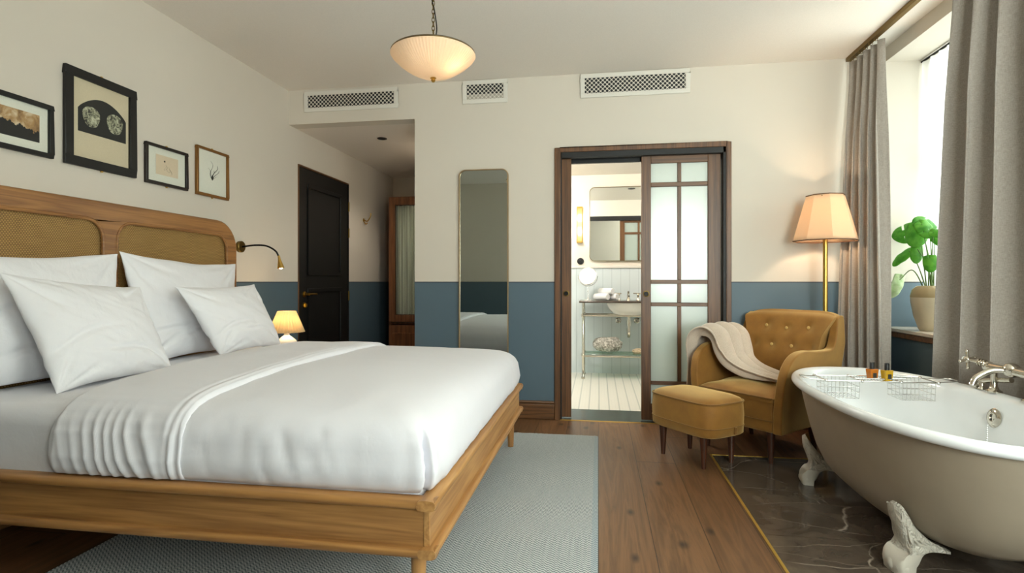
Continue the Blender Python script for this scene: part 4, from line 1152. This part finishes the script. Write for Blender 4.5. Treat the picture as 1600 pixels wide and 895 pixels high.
rim = []
for k in range(13):
    t = PI*1.25*k/12 - .35*PI
    t = -.55*PI + 1.55*PI*k/12
    rim.append((.022 - .022*math.cos(t)*1.0, TZ - .022 + .022*math.sin(t)))
lip = [tring(.022-.022*math.cos(t), TZ-.022+.022*math.sin(t), 2.4) for t in [-.75*PI + k*1.25*PI/14 for k in range(15)]]
inn = [tr2(TA-.052, TB_-.052, TZ-.012), tr2(TA-.064, TB_-.064, TZ-.04), tr2(.765, .335, .45), tr2(.715, .305, .33), tr2(.66, .27, .235), tr2(.57, .22, .165), tr2(.45, .16, .145), tr2(.2, .07, .14)]
MB().loft([tr2(.83, .383, .556)] + lip + inn, True, False, True).build('enamel_basin', M['enamel'], bt, ang=80)
# claw feet
def foot(sx, sy):
    """side outline in the (outward, up) plane, inflated, with acanthus ribs and toes"""
    out = Vector((sx*.98, sy*.18, 0)).normalized(); tan = Vector((-out.y, out.x, 0))
    base_ = Vector((TX+sx*.262, TY+sy*.46+.02, 0))
    def at(o, z, w=0): return base_ + out*o*.86 + Vector((0, 0, z)) + tan*w
    up = bez([(.066, .25, 0), (.062, .20, 0), (.042, .15, 0), (.028, .11, 0), (.036, .082, 0), (.058, .072, 0), (.080, .046, 0), (.080, .016, 0), (.068, .002, 0)], 4)
    dn = bez([(.02, .002, 0), (-.004, .03, 0), (-.030, .072, 0), (-.075, .086, 0), (-.165, .078, 0)], 4)
    topl = bez([(-.165, .088, 0), (-.10, .112, 0), (-.03, .165, 0), (.015, .215, 0), (.050, .262, 0)], 4)
    poly = [(p[0], p[1]) for p in list(up)+list(dn)+list(topl)]
    cx_, cz_ = .0, .13; n = len(poly); rings = []
    for w, sc in ((-.047, .80), (-.040, .92), (-.022, .99), (0, 1), (.022, .99), (.040, .92), (.047, .80)):
        r_ = []
        for o_, z_ in poly:
            wide = w*(.55 + .6*smooth(.16, .08, z_) if z_ < .16 else .55 + .35*smooth(.16, .24, z_)) 
            r_.append(at(cx_+(o_-cx_)*sc, max(.0015, cz_+(z_-cz_)*sc) if z_ > .01 else .0015, wide))
        rings.append(r_)
    m = MB().loft(rings, True, True, True)
    for tq in (-1, 0, 1): m.sphere(at(.056-.008*abs(tq), .030, .028*tq), .0285, 1, 1, 1.0, 14)
    for side in (-1, 1):
        for k in range(6):
            f_ = k/5
            p0 = (.060-.02*f_, .248-.025*f_); p2 = (-.155+.155*f_, .086+.045*f_*(1-f_)*2); pm = ((p0[0]+p2[0])/2+.012-.01*f_, (p0[1]+p2[1])/2-.028+.012*f_)
            m.tube(bez([at(*p0, side*.036), at(*pm, side*(.037+.006*f_)), at(*p2, side*.040)], 6), [.004, .005, .0058, .006, .0065, .007, .0072, .0072, .007, .0062, .0055, .0045, .003], 7)
    return m.build('claw_foot', M['foot'], bt, ang=60)
k = Nodes('pale_cast_foot'); n_ = k.noise(k.scale(k.obj(), (1, 1, .6)), 34, 2, .5, 1.6); z_ = k.xyz(k.pos())[2]
n_ = k.math('MULTIPLY', k.math('PINGPONG', k.math('MULTIPLY', n_, 5), 1.0), k.math('GREATER_THAN', z_, .085))
k.set(Base_Color='#bdb6a8', Roughness=.38); k.bump(n_, .9, .006); M['foot'] = k.m
for sx in (-1, 1):
    for sy in (-1, 1): foot(sx, sy)
# overflow, chain, mixer
ov = Vector((TX+.342, 2.79, .485)); Mo = Vector((0, 0, 1)).rotation_difference(Vector((-1, 0, .15)).normalized()).to_matrix()
MB().lathe([(0, .0), (.042, 0), (.044, .006), (.034, .014), (.018, .014), (.017, .008), (0, .008)], ov, 28, Mo).build('overflow_plate', M['nickel'], bt)
m = MB()
for dz in (-.008, .008): m.lathe([(0, .0145), (.006, .0145), (.006, .016), (0, .016)], ov + Vector((-.001, 0, dz)), 12, Mo)
m.build('overflow_holes', M['black'], bt)
m = MB()
for k in range(30):
    p = ov + Vector((-.03-.002*k*.9, -.004*k*.6 , -.035-.0085*k)); m.sphere(p, .0035, seg=8)
m.build('plug_chain', M['chrome'], bt)
mx = MB(); rx = TX+TB_-.03
mx.tube([(rx, 2.62, .70), (rx, 2.92, .70)], .020, 18); mx.sphere((rx, 2.92, .70), .026); mx.sphere((rx, 2.62, .70), .026); mx.sphere((rx, 2.77, .705), .034)
for y in (2.66, 2.88):
    mx.lathe([(0, 0), (.032, 0), (.032, .006), (.02, .014), (.014, .03), (.013, .10), (.02, .112), (0, .115)], (rx, y, TZ-.002), 20)
mx.tube(bez([(rx, 2.77, .70), (rx-.06, 2.79, .70), (rx-.12, 2.80, .665), (rx-.14, 2.80, .63)], 8), .014, 14)
mxo = mx.build('bath_mixer', M['nickel'], bt)
for y, d_ in ((2.95, 1), (2.59, -1)):
    h = MB(); c_ = Vector((rx-.02, y, .715))
    ax = Vector((-.35, .94*d_, .1)).normalized(); tt = ax.orthogonal().normalized(); uu = ax.cross(tt)
    h.tube([c_ - ax*.035, c_ - ax*.01, c_ + ax*.015], [.016, .012, .009], 14)
    for q in range(3): h.tube([c_ - ax*(.03-.012*q), c_ - ax*(.026-.012*q)], .019, 14)
    h.sphere(c_ + ax*.055, .017)
    h.tube([c_ + ax*.012, c_ + ax*.05], .008, 10)
    for q in range(4):
        dv_ = (tt*math.cos(q*PI/2+.6) + uu*math.sin(q*PI/2+.6)); h.tube([c_+ax*.055+dv_*.012, c_+ax*.055+dv_*.042], [.006, .0075], 8); h.sphere(c_+ax*.055+dv_*.043, .0085, seg=10)
    h.build('cross_handle', M['nickel'], mxo)
    h = MB().lathe([(0, 0), (.013, 0), (.013, .003), (0, .004)], c_+ax*.07, 16, Vector((0, 0, 1)).rotation_difference(ax).to_matrix()); h.build('ceramic_cap', M['ceramic'], mxo)
cr = MB(); cr.tube(bez([(rx-.01, 2.985, .605), (rx+.005, 2.93, .632), (rx+.02, 2.80, .655)], 8), .012, 12); cr.sphere((rx-.012, 2.99, .607), .024); cr.lathe([(0, 0), (.02, 0), (.012, .01), (.011, .03), (0, .03)], (rx-.005, 2.955, TZ-.002), 16); cr.build('pipe_arm', M['nickel'], mxo)

# bath rack
BR_Y0, BR_Y1 = 3.04, 3.20
rk = thing('bath_rack', 'chrome wire rack lying across the bathtub', 'bath rack', (TX, 3.12, TZ))
m = MB(); zr = TZ+.006; wr = .0038
for y in (BR_Y0, BR_Y1): m.tube([(TX-.27, y, zr), (TX+.25, y, zr)], wr, 8)
for y in (BR_Y0+.035, BR_Y1-.035): m.tube([(TX-.12, y, zr+.008), (TX+.12, y, zr+.008)], wr, 8)
for x in (-.27, -.10, .08, .25): m.tube([(TX+x, BR_Y0, zr), (TX+x, BR_Y1, zr)], wr, 8); 
for x in (-.27, -.10, .08, .25):
    for y in (BR_Y0, BR_Y1): m.sphere((TX+x, y, zr), .009, seg=10)
m.build('frame', M['chrome'], rk)
for s_ in (-1, 1):
    m = MB()
    e = TX + (-.27 if s_ < 0 else .25); xo = TX + s_*.355
    m.tube(bez([(e, BR_Y0+.02, zr), (TX+s_*.31, BR_Y0+.03, zr), (xo, BR_Y0+.035, zr+.004), (xo+s_*.012, (BR_Y0+BR_Y1)/2, zr+.006), (xo, BR_Y1-.035, zr+.004), (TX+s_*.31, BR_Y1-.03, zr), (e, BR_Y1-.02, zr)], 6), wr*.9, 8)
    m.build('end_loop', M['chrome'], rk)
for xa, xb in ((TX-.26, TX-.11), (TX+.09, TX+.24)):
    m = MB(); w2_ = .0016; zb = TZ-.085
    n_ = 8
    for k in range(n_+1):
        x = xa+(xb-xa)*k/n_
        m.tube([(x, BR_Y0+.004, zr), (x, BR_Y0+.012, zb), (x, BR_Y1-.012, zb), (x, BR_Y1-.004, zr)], w2_, 5)
    for z in (zr-.03, zr-.06, zb): m.tube([(xa, BR_Y0+.008, z), (xb, BR_Y0+.008, z), (xb, BR_Y1-.008, z), (xa, BR_Y1-.008, z)], w2_, 5, closed=True)
    m.build('wire_basket', M['chrome'], rk)
m = MB()
for k in range(13):
    x = TX-.095+.17*k/12; m.tube([(x, BR_Y0, zr), (x, BR_Y0+.06, zr-.006), (x, BR_Y1-.06, zr-.006), (x, BR_Y1, zr)], .0018, 5)
m.build('centre_grid', M['chrome'], rk)
def bottle(label, x, y, mat):
    z0 = zr-.002
    o = thing('bottle', label, 'bottle', (x, y, z0), rz=.35)
    MB().loft([[Vector((sx*w, sy*d, z)) for sx, sy in ((-1, -1), (1, -1), (1, 1), (-1, 1))] for w, d, z in ((.019, .014, 0), (.020, .015, .003), (.025, .017, .052), (.024, .016, .056))], True, True, True).build('glass_body', mat, o, bevel=.004, W=False, seg=3)
    MB().lathe([(0, .056), (.011, .056), (.011, .088), (.0095, .09), (0, .09)], (0, 0, 0), 18).build('cap', M['black'], o, W=False)
    MB().box(-.010, .010, -.0178, -.0160, .012, .036).build('dark_label', M['ink'], o, W=False)
bottle('small bottle of orange liquid on bath rack, left one', TX-.02, 3.115, M['orange'])
bottle('small bottle of yellow liquid on bath rack, right one', TX+.036, 3.085, M['yellow'])

# ------------------------------------------------------------------ bathroom things
VX0, VX1, VY0, VY1 = -.215, .95, 6.22, 6.62
ws = thing('washstand', 'chrome legged washstand with dark top in the bathroom', 'washstand', (.37, 6.42, 0))
MB().box(VX0, VX1, VY0, VY1, .862, .885).build('stone_top', plain('dark_stone', '#4a3f36', .2), ws, bevel=.006)
for x in (-.17, .905):
    for y in (6.26, 6.58):
        m = MB().lathe([(0, .004), (.020, .004), (.022, .02), (.014, .04), (.014, .25), (.022, .26), (.022, .285), (.014, .295), (.014, .70), (.022, .708), (.022, .73), (.013, .74), (.013, .86), (0, .86)], (x, y, 0), 16); m.build('leg', M['nickel'], ws)
for z, nm in ((.718, 'upper_rail'), (.262, 'lower_rail')):
    m = MB()
    for y in (6.26, 6.58): m.tube([(-.17, y, z), (.905, y, z)], .011, 10)
    for x in (-.17, .905): m.tube([(x, 6.26, z), (x, 6.58, z)], .011, 10)
    m.build(nm, M['nickel'], ws)
MB().box(-.155, .89, 6.272, 6.568, .275, .285).build('glass_shelf', M['shelf_glass'], ws, bevel=.002)
MB().sphere((.345, 6.42, .865), .25, 1, .66, .58, 32).build('basin', M['ceramic'], ws) if False else MB().lathe([(.255, .861), (.25, .84), (.225, .79), (.17, .735), (.08, .712), (0, .71)], (.345, 6.42, 0), 40, Matrix.Diagonal((1, .7, 1))).build('basin', M['ceramic'], ws)
m = MB()
for x in (.235, .455):
    m.lathe([(0, 0), (.022, 0), (.02, .01), (.012, .02), (.012, .055), (.016, .06), (.012, .075), (0, .078)], (x, 6.54, .885), 16)
    m.tube([(x-.055, 6.54, .965), (x+.03, 6.54, .962)], .0065, 8)
m.build('tap', M['nickel'], ws)
MB().lathe([(0, 0), (.024, 0), (.02, .012), (.014, .03), (.016, .06), (.01, .085), (.014, .1), (0, .108)], (.345, 6.54, .885), 16).tube(bez([(.345, 6.54, .94), (.345, 6.48, .95), (.345, 6.43, .935)], 6), .01).build('spout', M['nickel'], ws)
m = MB(); m.tube(bez([(.345, 6.42, .72), (.345, 6.42, .56), (.345, 6.43, .50), (.345, 6.48, .47), (.345, 6.53, .50), (.345, 6.55, .53), (.345, 6.67, .535)], 8), .019, 14); m.tube([(.345, 6.42, .60), (.345, 6.42, .66)], .026, 14); m.build('drain_trap', M['nickel'], ws)
for x in (.235, .45):
    MB().lathe([(0, 0), (.036, 0), (.034, .01), (.016, .02), (.016, .05), (.022, .055), (.02, .07), (0, .072)], (x, 6.675, .64), 18, Matrix.Rotation(PI/2, 3, 'X')).build('valve', M['nickel'], ws)
bm_ = thing('bathroom_mirror', 'wide rounded mirror on the bathroom wall', 'mirror', (.5, BB, 1.345))
o_, i_ = rr2(-.106, 1.05, 1.345, 2.23, .06), rr2(-.098, 1.042, 1.353, 2.222, .052)
MB().loft([[Vector((x, y, z)) for x, z in ring] for ring, y in ((o_, BB-.001), (o_, BB-.028), (i_, BB-.028), (i_, BB-.012))]).build('frame', plain('grey_gold_frame', '#8f8468', .3, .9), bm_, ang=30)
MB().prism(i_, BB-.018, BB-.002, lambda p, a: (p[0], a, p[1])).build('mirror_glass', M['mirror2'], bm_, flat=True)
sc = thing('wall_sconce', 'lit upright glass sconce left of the bathroom mirror', 'lamp', (-.22, BB, 1.56))
m = MB(); m.box(-.256, -.186, BB-.012, BB-.001, 1.565, 1.995); m.box(-.256, -.186, BB-.075, BB-.012, 1.565, 1.58); m.box(-.256, -.186, BB-.075, BB-.012, 1.98, 1.995); m.box(-.256, -.250, BB-.075, BB-.069, 1.58, 1.98); m.box(-.192, -.186, BB-.075, BB-.069, 1.58, 1.98)
m.build('brass_frame', M['brass'], sc, bevel=.002)
MB().box(-.249, -.193, BB-.072, BB-.066, 1.581, 1.979).build('glass_cover', shader_mix('amber_ribbed_glass', [(.55, 'BsdfTranslucent', '#fff0d4', None), (.35, 'BsdfTransparent', '#fff4e0', None), (.1, 'BsdfDiffuse', '#e0c088', .5)]), sc, flat=True)
for z in (1.70, 1.86):
    MB().sphere((-.221, BB-.04, z), .018, 1, 1, 1.5).build('bulb', M['bulb_white'], sc); lamp('sconce_light', 'POINT', (-.221, BB-.055, z), 5, (1, .86, .64), sc, .02)
dk = thing('wall_switch', 'round black switch on the bathroom wall below sconce', 'switch', (-.213, BB, 1.346))
MB().lathe([(0, 0), (.041, 0), (.041, .008), (.03, .010), (0, .010)], (-.213, BB, 1.346), 28, Matrix.Rotation(PI/2, 3, 'X')).build('cover_plate', M['black'], dk)
MB().lathe([(0, .01), (.012, .01), (.010, .022), (0, .023)], (-.213, BB, 1.346), 16, Matrix.Rotation(PI/2, 3, 'X')).build('dial', M['black_frame'], dk)
sm_ = thing('shaving_mirror', 'round tilted chrome shaving mirror on the washstand', 'mirror', (-.12, 6.42, .8855))
MB().lathe([(0, 0), (.06, 0), (.058, .008), (.012, .016), (.008, .03), (.008, .17), (0, .17)], (-.12, 6.42, .8855), 24).build('stand', M['chrome'], sm_)
Mt = Vector((0, 0, 1)).rotation_difference(Vector((-.28, -1, .25)).normalized()).to_matrix()
c = Vector((-.12, 6.40, 1.165))
MB().tube([c + Mt @ Vector((.098*math.cos(t), .098*math.sin(t), 0)) for t in [2*PI*k/36 for k in range(36)]], .007, 8, closed=True).build('ring', M['chrome'], sm_)
MB().lathe([(0, -.003), (.094, -.003), (.094, .003), (0, .003)], c, 32, Mt).build('mirror_glass', M['mirror2'], sm_, flat=True)
MB().tube([(-.12+.11*math.cos(t), 6.405, 1.165+.115*math.sin(t)) for t in [PI+PI*k/14 for k in range(15)]], .005, 8).build('yoke', M['chrome'], sm_)
def roll(label, c, ax, r, l_):
    ax = Vector(ax).normalized(); Mr = Vector((0, 0, 1)).rotation_difference(ax).to_matrix()
    m = MB().lathe([(0, -l_/2+.006), (r*.5, -l_/2+.004), (r*.9, -l_/2), (r, -l_/2+.012), (r, l_/2-.012), (r*.9, l_/2), (r*.5, l_/2-.004), (0, l_/2-.006)], c, 24, Mr)
    tag(m.build('rolled_towel', M['towel'], sub=1), label, 'towel', 'rolled towels on the washstand')
roll('lower left rolled white towel on the washstand', (.035, 6.45, .926), (.75, -.66, 0), .040, .20)
roll('lower right rolled white towel on the washstand', (.143, 6.487, .926), (.75, -.66, 0), .040, .20)
roll('top rolled white towel resting on two others', (.089, 6.468, .988), (.75, -.66, 0), .038, .20)
def bag_pt(u, v):
    a, b = u*2*PI, (v-.5)*PI
    n = 1+.12*noise.noise(Vector((math.cos(a)*2, math.sin(a)*2, b*2)))
    return Vector((.105+.165*math.cos(a)*max(.0, math.cos(b))**.5*n, 6.42+.10*math.sin(a)*max(.0, math.cos(b))**.5*n, .3655+.08*math.sin(b)*n+.014))
tag(MB().grid(40, 20, bag_pt).build('wash_bag', M['bag'], ang=180), 'grey patterned bag on the glass shelf', 'bag')
tag(MB().lathe([(0, 0), (.05, 0), (.065, .02), (.06, .04), (.03, .055), (0, .058)], (.455, 6.40, .2855), 20, Matrix.Diagonal((1.2, .9, 1))).build('sponge', fabric('sponge', '#c9b79c', '#a08c70', 1, 0, 80, .6)), 'small beige sponge at right of the glass shelf', 'sponge')
bd = thing('downlight', 'small dark downlight in the white bathroom ceiling', 'light', (.45, 5.6, 2.38))
MB().lathe([(.030, -.001), (.05, -.001), (.05, -.006), (.03, -.006), (.03, -.001)], (.45, 5.6, 2.38), 24).build('rim', M['dark_metal'], bd)
MB().lathe([(0, -.001), (.03, -.001), (.03, -.003), (0, -.003)], (.45, 5.6, 2.38), 20).build('lens', M['black'], bd)

# ------------------------------------------------------------------ light
lamp('bathroom_added_fill', 'POINT', (1.2, 5.35, 2.28), 18, (1, .97, .93), None, .08)  # added fill for the bathroom, no fixture modelled
lamp('bathroom_added_fill', 'POINT', (-.75, 5.35, 2.28), 58, (1, .97, .93), None, .08)  # stronger added fill on the left, also without a fixture
DAY = (1, .98, .975)
lamp('daylight_window', 'AREA', (2.75, 3.48, 1.75), 78, DAY, None, 1.6, (0, PI/2, 0), 2.0)
lamp('added_fill_right', 'AREA', (2.75, .85, 1.55), 180, DAY, None, 1.9, (0, PI/2+.4, 0), 1.9)  # fill light outside the added right-wall window, tilted up
lamp('added_fill_front', 'AREA', (1.25, FR-.45, 1.55), 190, DAY, None, 1.2, (PI/2+.4, 0, 0), 1.9)  # fill light outside the added front-wall window, tilted up
w = bpy.data.worlds.new('world'); bpy.context.scene.world = w; w.use_nodes = True
w.node_tree.nodes['Background'].inputs[0].default_value = (.85, .93, 1, 1); w.node_tree.nodes['Background'].inputs[1].default_value = 1.0

# ------------------------------------------------------------------ camera
cam = bpy.data.cameras.new('camera'); co = bpy.data.objects.new('camera', cam); col.objects.link(co)
cam.sensor_width = 36; cam.lens = 36*860/1600; cam.shift_y = -7.5/1600; cam.clip_start = .02
co.location = (0, 0, 1.1); co.rotation_euler = (PI/2, 0, math.atan(135/860))
sc_ = bpy.context.scene; sc_.camera = co
sc_.view_settings.view_transform = 'Standard'; sc_.view_settings.look = 'None'; sc_.view_settings.exposure = .2; sc_.view_settings.gamma = 1
sc_.cycles.max_bounces = 10; sc_.cycles.diffuse_bounces = 6; sc_.cycles.transparent_max_bounces = 16; sc_.cycles.use_denoising = True
sc_.cycles.sample_clamp_indirect = 8
